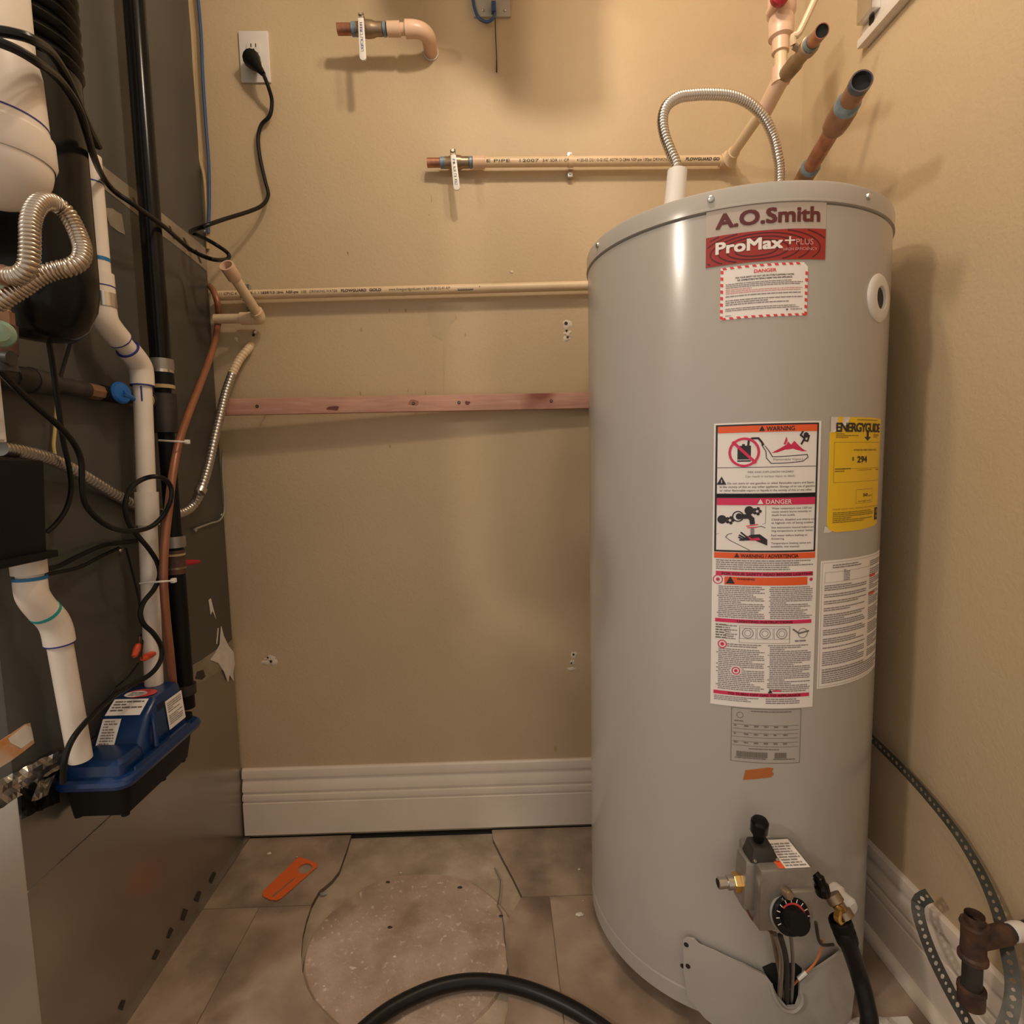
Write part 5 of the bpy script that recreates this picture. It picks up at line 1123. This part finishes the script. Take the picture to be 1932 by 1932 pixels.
# armoured conduit from the wall to the left hand box
t16 = thing('armoured_conduit', 'grey armoured conduit from a hole in the back wall curving past the furnace', 'conduit', tuple(at(350, 965, X=-.675)))
gpath = [at(474, 650, Y=D+.004), at(467, 660, Y=1.388), at(452, 678, Y=1.375), at(438, 705, Y=1.36), at(426, 740, Y=1.335), at(415, 785, Y=1.300), at(404, 830, Y=1.272), at(394, 875, Y=1.25), at(382, 915, Y=1.215), at(368, 948, X=-.668), at(347, 966, X=-.672), at(318, 969, X=-.678), at(288, 965, X=-.680), at(255, 953, X=-.680), at(215, 932, X=-.678), at(165, 902, X=-.672), at(110, 872, X=-.664), at(55, 855, X=-.650), at(0, 846, X=-.635)]
MB().corrugated(gpath[3:], .0100, .0085, .0014, 12, 8).build('corrugated_sheath', 'flex_dull', t16)
MB().corrugated(gpath[:4], .0102, .0085, .0012, 12, 8).build('painted_end', 'cpvc', t16)
q = at(378, 926, Y=1.205); q_ = at(384, 912, Y=1.217)
MB().lathe([(.0100, -.006), (.0118, -.005), (.0118, .007), (.0105, .008)], q, q_-q, 14, True, True).build('connector', 'steel', t16)
# white junction box at the left edge
t17 = thing('junction_box', 'white metal junction box cut off by left edge of photo', 'electrical box', tuple(at(5, 830, X=-.63)))
q = at(14, 835, X=-.615); q2_ = at(10, 690, X=-.615)
MB().box((-.690, q.y-.12, q.z), (-.615, q.y, q2_.z)).build('box', 'plate', t17, bevel=.002)
MB().box((-.6145, q.y-.118, q.z+.003), (-.6125, q.y-.004, q2_.z-.003)).build('box_cover', 'plate', t17, bevel=.001)

# big black rubber duct with ribs at the top
def tangent_centre(px, py, Y, r):
    d = ray(px, py); p = at(px, py, Y=Y); h = Vector((d.x, d.y, 0)).normalized(); return p+Vector((-h.y, h.x, 0))*r
RD = .060
_c = tangent_centre(168, 300, .775, RD); CXD, CYD = _c.x, _c.y
t18 = thing('black_duct', 'thick black rubber duct with glossy ribs hanging beside the furnace', 'duct', (CXD, CYD, at(90, 630, Y=CYD).z))
zc = lambda py: at(120, py, Y=CYD-.02).z
prof = []
zr0, zr1 = zc(112), zc(-70); n_r = 6
prof = [(.012, zc(636)), (.030, zc(632)), (.044, zc(612)), (.056, zc(570)), (.0595, zc(535)), (RD, zc(500)), (RD, zr0)]
for i in range(n_r):
    a = zr0+(zr1-zr0)*i/n_r; d_ = (zr1-zr0)/n_r
    prof += [(RD-.003, a+d_*.06), (RD-.004, a+d_*.20), (RD+.001, a+d_*.34), (RD+.0035, a+d_*.62), (RD+.001, a+d_*.92)]
prof += [(RD, zr1+.01), (RD, 2.35)]
MB().lathe([(r, z) for r, z in prof], (CXD, CYD, 0), (0, 0, 1), 48, True, True).build('duct_body', 'black_gloss', t18, angle=50)

# white PVC elbow in front of it
t19 = thing('pvc_elbow', 'large white plastic elbow with grey scuffs at upper left of photo', 'pipe elbow', (-.555, .60, at(0, 400, Y=.6).z))
_c = tangent_centre(104, 245, .63, .0505); ex, ey = _c.x, _c.y; ze = at(95, 262, Y=ey-.02).z
MB().tube([(ex, ey, 2.40), (ex, ey, ze+.03)], .0405, 36).build('pipe', 'pvc', t19)
P_ = [Vector((ex, ey, at(90, 120, Y=ey).z)), Vector((ex, ey, at(90, 180, Y=ey).z)), Vector((ex, ey, ze+.006))]
MB().lathe([(.0405, P_[0].z-ze+.02), (.0445, P_[0].z-ze), (.0455, P_[1].z-ze), (.0465, .022), (.0500, .018), (.0505, -.004), (.0480, -.010)], (ex, ey, ze), (0, 0, 1), 44).build('hub', 'pvc_dirty', t19)
dome = [(.0470*math.cos(a), -.008-.047*math.sin(a)) for a in [i*math.pi/2/10 for i in range(11)]]
MB().lathe([(.0475, .004)]+dome, (ex, ey, ze), (0, 0, 1), 44).build('bend', 'pvc_dirty', t19)
MB().tube([(ex, ey, ze-.012), (ex-.16, ey, ze-.012)], .0400, 36).build('outlet', 'pvc', t19)
MB().lathe([(.0440, -.0008), (.0468, -.0008), (.0468, .0008), (.044, .0008)], (ex, ey, ze+.0285), (0, 0, 1), 44).build('marker_ring', 'marker', t19)

# corrugated gas connector loop with its valve
t20 = thing('gas_connector', 'shiny corrugated gas connector bent in a loop at left of photo', 'gas connector', tuple(at(60, 520, Y=.63)))
lp_ = [(18, 521, .625), (36, 520, .622), (52, 505, .620), (56, 480, .620), (57, 450, .622), (57, 425, .625), (63, 400, .632), (76, 383, .642), (92, 380, .654), (110, 388, .664), (128, 405, .67), (142, 430, .672), (152, 455, .670), (156, 475, .666), (150, 493, .660), (132, 504, .654), (110, 509, .650), (88, 516, .646), (64, 528, .642), (40, 545, .640), (12, 562, .636), (-10, 575, .634)]
MB().corrugated([at(a, b_, Y=c-.085) for a, b_, c in lp_], .0086, .0038, .0015, 14, 8).build('corrugated_tube', 'flex_warm', t20)
MB().tube([at(-14, 517, Y=.54), at(8, 519, Y=.54), at(22, 521, Y=.539)], .0085, 14, True, 0, [.0092, .0092, .0075]).build('copper_end', 'copper_dull', t20)
MB().tube([at(-18, 548, Y=.558), at(20, 540, Y=.558)], .0075, 6).build('green_nut', 'patina', t20)
t21 = thing('gas_shutoff', 'verdigris green gas shutoff valve at left edge of photo', 'gas valve', tuple(at(4, 690, Y=.63)))
MB().corrugated([at(0, 560, Y=.652), at(1, 575, Y=.652), at(2, 590, Y=.652)], .0100, .0045, .0012, 12, 3).build('flex_end', 'flex_warm', t21)
MB().tube([at(2, 588, Y=.65), at(4, 612, Y=.65)], .0115, 6).build('flare_nut', 'copper_dull', t21)
MB().lathe([(.0001, 0), (.010, .001), (.0145, .006), (.0145, .010), (.010, .014), (.0001, .015)], at(2, 634, Y=.638), (.55, -.8, .1), 20).build('valve_cap', 'patina', t21)
MB().tube([at(2, 612, Y=.66), at(4, 668, Y=.66)], .0150, 16).build('valve_body', 'rust', t21)
MB().tube([at(-20, 672, Y=.655), at(22, 676, Y=.655)], .0085, 12).build('valve_arm', 'iron', t21)
MB().tube([at(4, 665, Y=.66), at(6, 700, Y=.66)], .0135, 14).build('lower_nipple', 'iron', t21)

# black condensate trap box with its drain
t22 = thing('drain_trap_box', 'black plastic box hanging low at left edge with white outlet collar', 'drain trap', tuple(at(50, 1070, X=-.63)))
q0 = at(90, 1056, X=-.612); q1_ = at(84, 868, X=-.612)
MB().hexa([(-.690, q0.y-.20, q0.z), (-.612, q0.y-.20, q0.z), (-.612, q0.y, q0.z), (-.690, q0.y, q0.z), (-.690, q0.y-.20, q1_.z), (-.612, q0.y-.20, q1_.z), (-.612, q1_.y, q1_.z), (-.690, q1_.y, q1_.z)]).build('trap_body', 'black_matt', t22, bevel=.004)
MB().box((-.690, q0.y-.20, q0.z+.002), (-.606, q0.y+.012, q0.z+.012)).build('trap_flange', 'black_matt', t22, bevel=.002)
XN = -.640
t23 = thing('trap_drain_pipe', 'white plastic drain pipe with teal primer marks from the black box to pump front', 'drain pipe', tuple(at(152, 1424, X=XN)))
n0 = at(54, 1066, X=XN); n1 = at(57, 1130, X=XN); n2 = at(106, 1176, X=XN); n3 = at(152, 1432, X=XN)
n1.y = n0.y
MB().tube([n0+Vector((0, 0, .008)), n0-Vector((0, 0, .012))], .0200, 20).build('collar', 'pvc', t23)
MB().tube([n0, n1], .0155, 20).build('inlet_pipe', 'pvc', t23)
u1 = (n2-n1).normalized(); u2 = (n3-n2).normalized()
MB().tube([n1+Vector((0, 0, .027)), n1+Vector((0, 0, .012)), n1+(up+u1)*.004, n1+u1*.018, n1+u1*.034], .0188, 22, True, 3).build('elbow', 'pvc_dirty', t23)
MB().tube([n2-u1*.026, n2-u1*.012, n2+(u2-u1)*.004, n2+u2*.014, n2+u2*.030], .0190, 22, True, 3).build('elbow', 'pvc', t23)
MB().tube([n2, n3], .0155, 20).build('drop_pipe', 'pvc', t23)
MB().lathe([(.015, -.002), (.0193, -.002), (.0193, .002), (.015, .002)], n1+up*.028, up, 22, True, True).build('primer_ring', 'primer', t23)
MB().lathe([(.015, -.0025), (.0194, -.0025), (.0194, .0025), (.015, .0025)], n1.lerp(n2, .52), u1, 22, True, True).build('primer_ring', 'primer_teal', t23)
MB().lathe([(.015, -.001), (.0194, -.001), (.0194, .001), (.015, .001)], n2+u2*.030, u2, 22, True, True).build('marker_ring', 'marker', t23)

# ================================================================== CONDENSATE PUMP
t24 = thing('condensate_pump', 'blue and black condensate pump hung on the side of the furnace', 'pump', (-.63, .92, .436))
ZR = .503
def rrect(x0, y0, x1, y1, r, z, n=5):
    out = []
    for cx, cy, a0 in ((x1-r, y1-r, 0), (x0+r, y1-r, 90), (x0+r, y0+r, 180), (x1-r, y0+r, 270)):
        for i in range(n+1):
            a = math.radians(a0+90*i/n); out.append(Vector((cx+r*math.cos(a), cy+r*math.sin(a), z)))
    return out
MB().rings([rrect(-.680, .826, -.592, 1.004, .012, .441), rrect(-.684, .818, -.584, 1.014, .014, ZR-.004)], True).build('reservoir', 'black_matt', t24, angle=30)
for x, y in ((-.672, .835), (-.600, .835), (-.600, .93), (-.600, .99), (-.672, .99)): MB().cyl((x, y, .4355), (x, y, .4412), .006, 10).build('foot', 'black_matt', t24)
MB().rings([rrect(-.690, .806, -.574, 1.026, .020, ZR-.010), rrect(-.691, .804, -.572, 1.028, .021, ZR-.004), rrect(-.690, .806, -.574, 1.026, .020, ZR+.002), rrect(-.687, .810, -.578, 1.022, .018, ZR+.005), rrect(-.684, .814, -.582, 1.018, .016, ZR+.005)], True).build('lid', 'blue', t24, angle=30)
# motor housing: sloped front, flat top
hx0, hx1 = -.678, -.592
MB().rings([rrect(hx0, .872, hx1, 1.006, .010, ZR+.002), rrect(hx0+.001, .875, hx1-.002, 1.005, .010, ZR+.022), rrect(hx0+.003, .900, hx1-.005, 1.003, .010, ZR+.062), rrect(hx0+.004, .925, hx1-.007, 1.001, .009, ZR+.078), rrect(hx0+.006, .930, hx1-.010, .999, .008, ZR+.082)], True).build('motor_housing', 'blue', t24, angle=30)
MB().rings([rrect(-.676, .816, -.588, .880, .012, ZR+.003), rrect(-.675, .818, -.590, .878, .012, ZR+.022), rrect(-.670, .826, -.597, .874, .010, ZR+.028)], True).build('front_hump', 'blue', t24, angle=30)
MB().rings([rrect(-.583, .835, -.578, .99, .002, ZR+.004), rrect(-.583, .836, -.579, .989, .002, ZR+.010)], True).build('lid_rib', 'blue', t24)
def pump_quad(name, m, P, parent=t24): return MB().add(P, [(0, 1, 2, 3)]).build(name, m, parent, smooth=False)
zt4 = ZR+.0826
# stickers: oval on top, two on the slopes, one on the side
pr4 = Print(lambda u, v, l: Vector((-.636+u, .948-v, zt4+l))); pr4.disc('ink_red', 0, 0, .026, 28, .0002, .018); pr4.disc('sticker', -.007, .003, .0185, 24, .0004, .013); pr4.greek('ink_grey', -.018, -.004, .004, .012, 3, seed=3); pr4.finish(t24, {'ink_red': 'oval_label', 'sticker': 'oval_label_centre', 'ink_grey': 'oval_label_print'})
fa = lambda u, t: Vector((u, .875+t*(.900-.875), ZR+.022+t*.040))+Vector((0, -.0012, .0008))
pump_quad('slope_label', 'sticker', [fa(-.668, .0), fa(-.638, .0), fa(-.638, .95), fa(-.668, .95)])
prl = Print(lambda u, v, l: fa(-.668+u, .95-v/.047)+Vector((0, -.6, .8))*l); prl.greek('ink_grey', .004, .003, .026, .042, 9, seed=8); prl.finish(t24, {'ink_grey': 'slope_label_print'})
fb = lambda u, t: Vector((u, .900+t*(.925-.900), ZR+.062+t*.016))+Vector((0, -.0008, .0010))
pump_quad('shoulder_label', 'sticker', [fb(-.668, .1), fb(-.610, .1), fb(-.610, 1.15), fb(-.668, 1.15)])
prl = Print(lambda u, v, l: fb(-.668+u, 1.15-v/.0297)+Vector((0, -.4, .9))*l); prl.greek('ink_faint', .004, .004, .054, .026, 4, seed=9); prl.finish(t24, {'ink_faint': 'shoulder_label_print'})
fs = lambda y, z: Vector((hx1-.002-(z-ZR-.022)*.085+.0016, y, z))
pump_quad('side_label', 'sticker', [fs(.948, ZR+.014), fs(.998, ZR+.014), fs(.998, ZR+.066), fs(.948, ZR+.066)])
prl = Print(lambda u, v, l: fs(.948+u, ZR+.066-v)+Vector((l, 0, 0))); prl.greek('ink_grey', .004, .005, .046, .024, 5, seed=10); prl.greek('ink_grey', .004, .028, .046, .046, 5, seed=11); prl.finish(t24, {'ink_grey': 'side_label_print'})
for i in range(4):
    y = .928+i*.005; pump_quad('vent_slot', 'slot', [fs(y, ZR+.058), fs(y+.0025, ZR+.058), fs(y+.0025, ZR+.070), fs(y, ZR+.070)])
MB().tube([(-.586, .900, ZR+.010), (-.590, .905, ZR+.045), (-.600, .916, ZR+.060)], .004, 8, True, 4).build('housing_rib', 'blue', t24)
MB().rings([rrect(-.655, .998, -.590, 1.024, .008, ZR+.004), rrect(-.655, .998, -.590, 1.022, .008, ZR+.014)], True).build('outlet_well', 'black_matt', t24)
MB().tube([(-.612, 1.014, ZR+.010), (-.612, 1.014, ZR+.026)], .005, 10).build('outlet_barb', 'iron', t24)

# ================================================================== LOOSE WIRES BY THE FURNACE
XJ = -.622
cj = [(-14, 685, -.575), (30, 731, -.585), (70, 768, -.595), (110, 803, -.602), (140, 838, -.606), (153, 870, -.608), (155, 915, -.610), (161, 950, -.612), (182, 977, -.612), (212, 996, -.612), (246, 1002, -.612), (282, 995, -.612), (306, 975, -.600), (321, 947, -.585), (323, 922, -.583), (312, 905, -.586), (293, 899, -.595), (270, 904, -.612), (250, 918, -.618), (238, 940, -.622), (237, 966, -.622), (245, 990, -.622), (262, 1013, -.616), (282, 1037, -.612), (297, 1062, -.612), (301, 1086, -.612), (291, 1111, -.612), (272, 1135, -.614), (265, 1156, -.616), (271, 1177, -.614), (290, 1196, -.610), (304, 1220, -.608), (303, 1246, -.608), (285, 1271, -.612), (250, 1292, -.618), (215, 1313, -.618), (180, 1344, -.610), (150, 1376, -.604), (131, 1406, -.602), (121, 1440, -.604), (119, 1476, -.614)]
tag(MB().tube([at(a, b_, X=c) for a, b_, c in cj], .0041, 10, True, 6).build('pump_cord', 'cord'), 'black cord winding round the white drain pipe and down to the blue pump', 'power cord')
thin = [
 ('thin_cable', [(78, 560, -.555), (90, 630, -.60), (101, 700, -.62), (109, 760, -.632), (119, 830, -.640), (131, 885, -.645), (134, 925, -.650), (124, 962, -.655), (104, 990, -.66), (88, 1004, -.665)], .0036, 'cord', 'thin black cable dropping from the black duct to the drain box'),
 ('thin_cable', [(160, 480, -.640), (163, 530, -.635), (158, 565, -.640), (146, 600, -.660), (132, 650, -.670), (120, 690, -.672), (113, 716, -.668)], .0026, 'cord', 'thin black wire from the white pipe clamp to the gas pipe'),
 ('twisted_wires', [(70, 1072, -.660), (105, 1070, -.668), (150, 1048, -.676), (195, 1029, -.680), (232, 1024, -.682), (262, 1020, -.682)], .0038, 'cord', 'dark twisted wires fixed by a screw, the upper pair'),
 ('twisted_wires', [(70, 1086, -.660), (108, 1080, -.668), (150, 1070, -.676), (190, 1050, -.680), (224, 1034, -.682)], .0030, 'cord', 'dark twisted wires fixed by a screw, the lower pair'),
 ('yellow_wire', [(108, 735, -.676), (105, 790, -.682), (103, 815, -.683), (101, 840, -.683), (104, 862, -.682)], .0026, 'yellow_wire', 'short yellow wire against the furnace panel below the gas pipe'),
 ('thin_cable', [(238, 1034, -.683), (250, 1080, -.683), (262, 1130, -.680), (268, 1180, -.676), (270, 1205, -.674)], .0018, 'cord', 'very thin dark wire running down to the orange wire nuts'),
 ('thin_cable', [(262, 1250, -.660), (240, 1278, -.676), (215, 1300, -.680), (200, 1325, -.682)], .0013, 'cord', 'very thin dark wire trailing from the orange wire nuts to the pump'),
 ('blue_cable', [(372, -20, 0), (379, 60, 0), (383, 150, 0), (389, 240, 0), (394, 310, 0), (395, 380, 0), (393, 440, 0)], .0036, 'blue_wire', 'blue cable running down the back wall beside the furnace'),
 ('tan_cable', [(352, -20, 0), (360, 40, 0), (365, 120, 0), (366, 190, 0), (370, 260, 0), (378, 305, 0), (386, 340, 0), (391, 420, 0), (392, 470, 0)], .0042, 'tan_wire', 'tan cable running down the rear edge of the furnace'),
]
for nm, P_, r, m_, lab in thin:
    pts = [at(a, b_, Y=(1.388 if nm == 'blue_cable' else 1.394)) if c == 0 else at(a, b_, X=c) for a, b_, c in P_]
    tag(MB().tube(pts, r, 8, True, 6).build(nm, m_, None), lab, 'wire' if 'wire' in nm else 'cable')
for i, (a, b_, lab) in enumerate((((262, 1215), (252, 1242), 'upright orange wire nut beside the white drain pipe'), ((268, 1243), (294, 1231), 'tilted orange wire nut lying across the white drain pipe'))):
    p0, p1 = at(*a, X=-.655 if i == 0 else -.634), at(*b_, X=-.655 if i == 0 else -.632); L_ = (p1-p0).length
    if i == 1: p0, p1 = p0, p1
    tq = thing('wire_nut', lab, 'wire nut', tuple(p1), 'orange wire nuts')
    MB().lathe([(.0038, 0), (.0058, L_*.1), (.0062, L_*.45), (.0048, L_*.85), (.0001, L_)], p0, p1-p0, 10, True, False).build('nut_shell', 'orange_nut', tq)
    for k in range(2): MB().tube([p0, p0+Vector((.001*k, .002, .012)), at(270, 1195+k*4, X=-.66)], .0012, 6, True, 4).build('bare_wire', 'copper_tube' if k else 'cord', tq)

# ================================================================== RIGHT SIDE: strap, iron tee, hose
def strap(name, pts, side_vecs, label, w_=.0195):
    P = resample(catmull(pts, 10), .0105); n = len(P)
    S_ = []
    for i in range(n):
        t = i/(n-1)*(len(side_vecs)-1); k = min(int(t), len(side_vecs)-2); T = (P[min(i+1, n-1)]-P[max(i-1, 0)]).normalized(); s_ = T.cross(Vector(side_vecs[k]).lerp(Vector(side_vecs[k+1]), t-k)).normalized(); S_.append(s_)
    mbb = MB(); th_ = .0009
    for i in range(n-1):
        A, B_ = P[i], P[i+1]; sa, sb2 = S_[i], S_[i+1]; T = (B_-A); nn = T.cross(sa).normalized()*th_
        c = (A+B_)/2; sc2 = ((sa+sb2)/2).normalized(); big = (i % 2 == 0); hr = .0036 if big else .0024
        def q(u, v, k): return c+T*u+sc2*v*(1)+nn*k
        out = [(-.5, -w_/2), (0, -w_/2), (.5, -w_/2), (.5, 0), (.5, w_/2), (0, w_/2), (-.5, w_/2), (-.5, 0)]
        L = T.length; hol = []
        for (u, v) in out:
            a = math.atan2(v, u*L); hol.append((hr*math.cos(a)/L, hr*math.sin(a)))
        def corner(u, v, k):
            if u == -.5: return A+sa*v+nn*k
            if u == .5: return B_+sb2*v+nn*k
            return q(u, v, k)
        V = [corner(u, v, 0) for u, v in out]+[q(u, v, 0) for u, v in hol]
        mbb.add(V, [(j, (j+1) % 8, 8+(j+1) % 8, 8+j) for j in range(8)])
    return tag(mbb.build(name, 'strap', None, smooth=False), label, 'metal strap')
sw = XW-.0185
sp = [at(1640, 1388, X=XW-.03), at(1660, 1408, X=XW-.022), at(1700, 1448, X=sw), at(1750, 1503, X=sw), at(1800, 1565, X=sw), at(1840, 1628, X=sw), at(1868, 1685, X=sw-.004), at(1888, 1740, X=sw-.012), at(1902, 1800, X=sw-.022), at(1912, 1860, X=sw-.030), at(1905, 1915, X=sw-.050), at(1880, 1965, X=sw-.075), at(1845, 1955, X=sw-.090), at(1812, 1905, X=sw-.085), at(1782, 1850, X=sw-.075), at(1756, 1795, X=sw-.062), at(1738, 1745, X=sw-.050), at(1731, 1712, X=sw-.045), at(1737, 1697, X=sw-.042), at(1754, 1689, X=sw-.035)]
strap('perforated_strap', sp, [(-1, 0, 0), (-1, -.05, 0), (-1, -.2, 0), (-.9, -.5, .1), (-.8, -.7, .2), (-.8, -.6, .3), (-.9, -.5, .2)], 'perforated metal strap curling off the right wall down to the floor')

t25 = thing('iron_drip_leg', 'rusty iron pipe tee with capped drip leg by the right baseboard', 'pipe tee', tuple(at(1838, 1890, Y=.70)))
ty = .705
c0 = at(1838, 1745, Y=ty); c1 = at(1840, 1808, Y=ty); c2 = at(1842, 1862, Y=ty); c3 = at(1843, 1893, Y=ty)
ax25 = (c3-c0); ax25 = Vector((0.02, 0, -1)).normalized(); tx = c0.x
pz = lambda py: at(1840, py, Y=ty).z
o25 = Vector((c0.x, ty, 0))
def V25(z): return Vector((c0.x+(c0.z-z)*.02, ty, z))
za, zb2, zc2, zd = pz(1740), pz(1808), pz(1860), pz(1898)
MB().lathe([(.0120, -.012), (.0120, 0), (.0165, 0), (.0175, .004), (.0155, .007), (.0150, (za-zb2)*.5), (.0155, (za-zb2)-.008), (.0180, (za-zb2)-.005), (.0180, za-zb2), (.0125, za-zb2)], V25(za), (0.02, 0, -1), 24).build('tee_body', 'rust', t25)
MB().lathe([(.0122, .010), (.0001, .010)], V25(za), (.02, 0, -1), 20).build('tee_bore', 'hollow_shade', t25)
MB().tube([V25(zb2+.004), V25(zc2-.004)], .0122, 18).build('nipple', 'iron', t25)
MB().lathe([(.0125, 0), (.0172, .001), (.0175, .006), (.0165, .009), (.0165, zc2-zd-.004), (.013, zc2-zd), (.0001, zc2-zd+.0005)], V25(zc2), (.02, 0, -1), 22).build('end_cap', 'rust', t25)
br0 = V25((za+zb2)/2); br1 = Vector((XW+.002, ty+.012, br0.z+.004))
MB().tube([br0, br0+(br1-br0)*.55], .0140, 18).build('tee_branch', 'rust', t25)
MB().tube([br0+(br1-br0)*.45, br1], .0112, 18).build('branch_pipe', 'iron', t25)
MB().lathe([(.0112, 0), (.0128, .001), (.0132, .010), (.0116, .020)], br0+(br1-br0)*.62, br1-br0, 16).build('thread_tape', 'white', t25)

# black hose from the drain outlet round the floor
h0 = tp(1588, 1748, .050)
hz_ = .0135
hp_ = [h0, tp(1596, 1768, .058), at(1618, 1830, Y=.78), at(1634, 1890, Y=.765), at(1640, 1935, Y=.755), at(1625, 1990, Z=.05), at(1560, 2050, Z=hz_+.004), at(1400, 2100, Z=hz_), at(1240, 2020, Z=hz_), at(1135, 1938, Z=hz_), at(1060, 1893, Z=hz_), at(980, 1862, Z=hz_), at(900, 1851, Z=hz_), at(830, 1861, Z=hz_), at(760, 1890, Z=hz_), at(700, 1930, Z=hz_), at(640, 1990, Z=hz_), at(560, 2100, Z=hz_)]
t26 = thing('drain_hose', 'black rubber hose screwed to the heater drain and arching across the floor', 'hose', tuple(at(900, 1851, Z=0)))
MB().tube(hp_, .0128, 16, True, 8).build('hose', 'black', t26)
MB().lathe([(.0135, -.004), (.0165, -.002), (.0170, .010), (.0150, .016), (.0165, .018), (.0160, .034), (.0135, .040)], h0+Vector((-.003, 0, .010)), hp_[2]-h0, 18).build('hose_nut', 'black_matt', t26)

# ================================================================== FLOOR BITS
def floor_card(pts, m, thick, name, holes=(), z=.0012):
    P = [fl(*p) for p in pts]; H_ = [[fl(*p) for p in h] for h in holes]
    V, F = cdt(P, H_); mbb = MB(); slab_poly(mbb, V, F, lambda v: Vector((v.x, v.y, z+thick)), lambda v: Vector((v.x, v.y, z))); return mbb.build(name, m, None, smooth=False)
hole = [(576+13*math.cos(a)-3*math.sin(a), 1640+9.5*math.sin(a)) for a in [2*math.pi*i/16 for i in range(16)]]
t27 = thing('orange_tag', 'orange door hanger tag with a round hole lying on the floor tile', 'tag', tuple(at(545, 1660, Z=.0005)))
o = floor_card([(495, 1689), (497, 1682), (562, 1619), (568, 1618), (599, 1630), (598, 1637), (531, 1696), (522, 1700), (510, 1699), (497, 1693)], 'orange', .0008, 'card', (hole,))
o.parent = t27; o.location = ORIGIN[o]-ORIGIN[t27]
pl_ = floor_card([(513, 1693), (556, 1657), (557, 1658.5), (515, 1694)], 'ink_faint', .0002, 'lettering', (), .0021); pl_.parent = t27; pl_.location = ORIGIN[pl_]-ORIGIN[t27]
rn = random.Random(12)
def chip(px, py, s_, m_, name, lab, grp, z=0.0008, flat=.5):
    c = Vector((*fl(px, py), z)); mbb = MB(); pts = []
    n = 7; r0 = [c+Vector((s_*rn.uniform(.6, 1.2)*math.cos(2*math.pi*i/n), s_*.6*rn.uniform(.6, 1.2)*math.sin(2*math.pi*i/n), 0)) for i in range(n)]
    top_ = [c+(p-c)*.6+Vector((0, 0, s_*flat*rn.uniform(.5, 1))) for p in r0]
    mbb.rings([r0, top_], True); return tag(mbb.build(name, m_, None, smooth=False), lab, 'debris', grp)
for px, py, s_, lab in ((508, 1611, .007, 'pale curled plaster chip on the tile between furnace and orange tag'), (560, 1617, .003, 'tiny pale chip at the holed end of the orange tag'), (745, 1800, .004, 'pale chip near the middle of the round mortar bed'), (1094, 1726, .011, 'largest white plaster chip, on the tile left of the heater'), (1093, 1641, .005, 'small white chip on the tile below baseboard beside the heater'), (611, 1855, .003, 'tiny pale chip at the lower left rim of the mortar bed'), (1100, 1700, .002, 'tiniest pale chip just above the largest white chip'), (756, 1642, .003, 'tiny pale chip at the upper edge of the mortar bed')):
    chip(px, py, s_, 'plaster', 'plaster_chip', lab, 'plaster chips on the floor', .0008 if not (600 < px < 950) else -.006)
for px, py, s_, lab in ((868, 1670, .007, 'small black crumb on the mortar bed below the baseboard, the largest one'), (732, 1660, .006, 'brownish crumb at the upper left of the mortar bed'), (735, 1745, .006, 'dark crumb at the middle of the mortar bed'), (945, 1724, .006, 'dark crumb beside the crack in the mortar bed'), (610, 1682, .009, 'grey crumb at the left rim of the mortar bed')):
    chip(px, py, s_, 'iron' if px != 610 else 'grey_wire', 'floor_crumb', lab, 'crumbs on the floor', -.006)
# crumpled white plastic behind the hose
mbb = MB(); rg = []; c = at(1655, 1945, Z=.01)
for j in range(9):
    row = []
    for i in range(11):
        u, v = i/10-.5, j/8-.5
        e_ = max(0, 1-(u*u+v*v)*3.6)
        row.append(Vector((min(c.x+u*.15, XW-.04), c.y+v*.12-.03, .0008+e_*(.020+rn.uniform(-.012, .022)))))
    rg.append(row)
mbb.rings(rg, False, False, False)
tag(mbb.build('plastic_scrap', 'white', None, smooth=False), 'crumpled white plastic scrap on the floor beside the right baseboard', 'scrap')
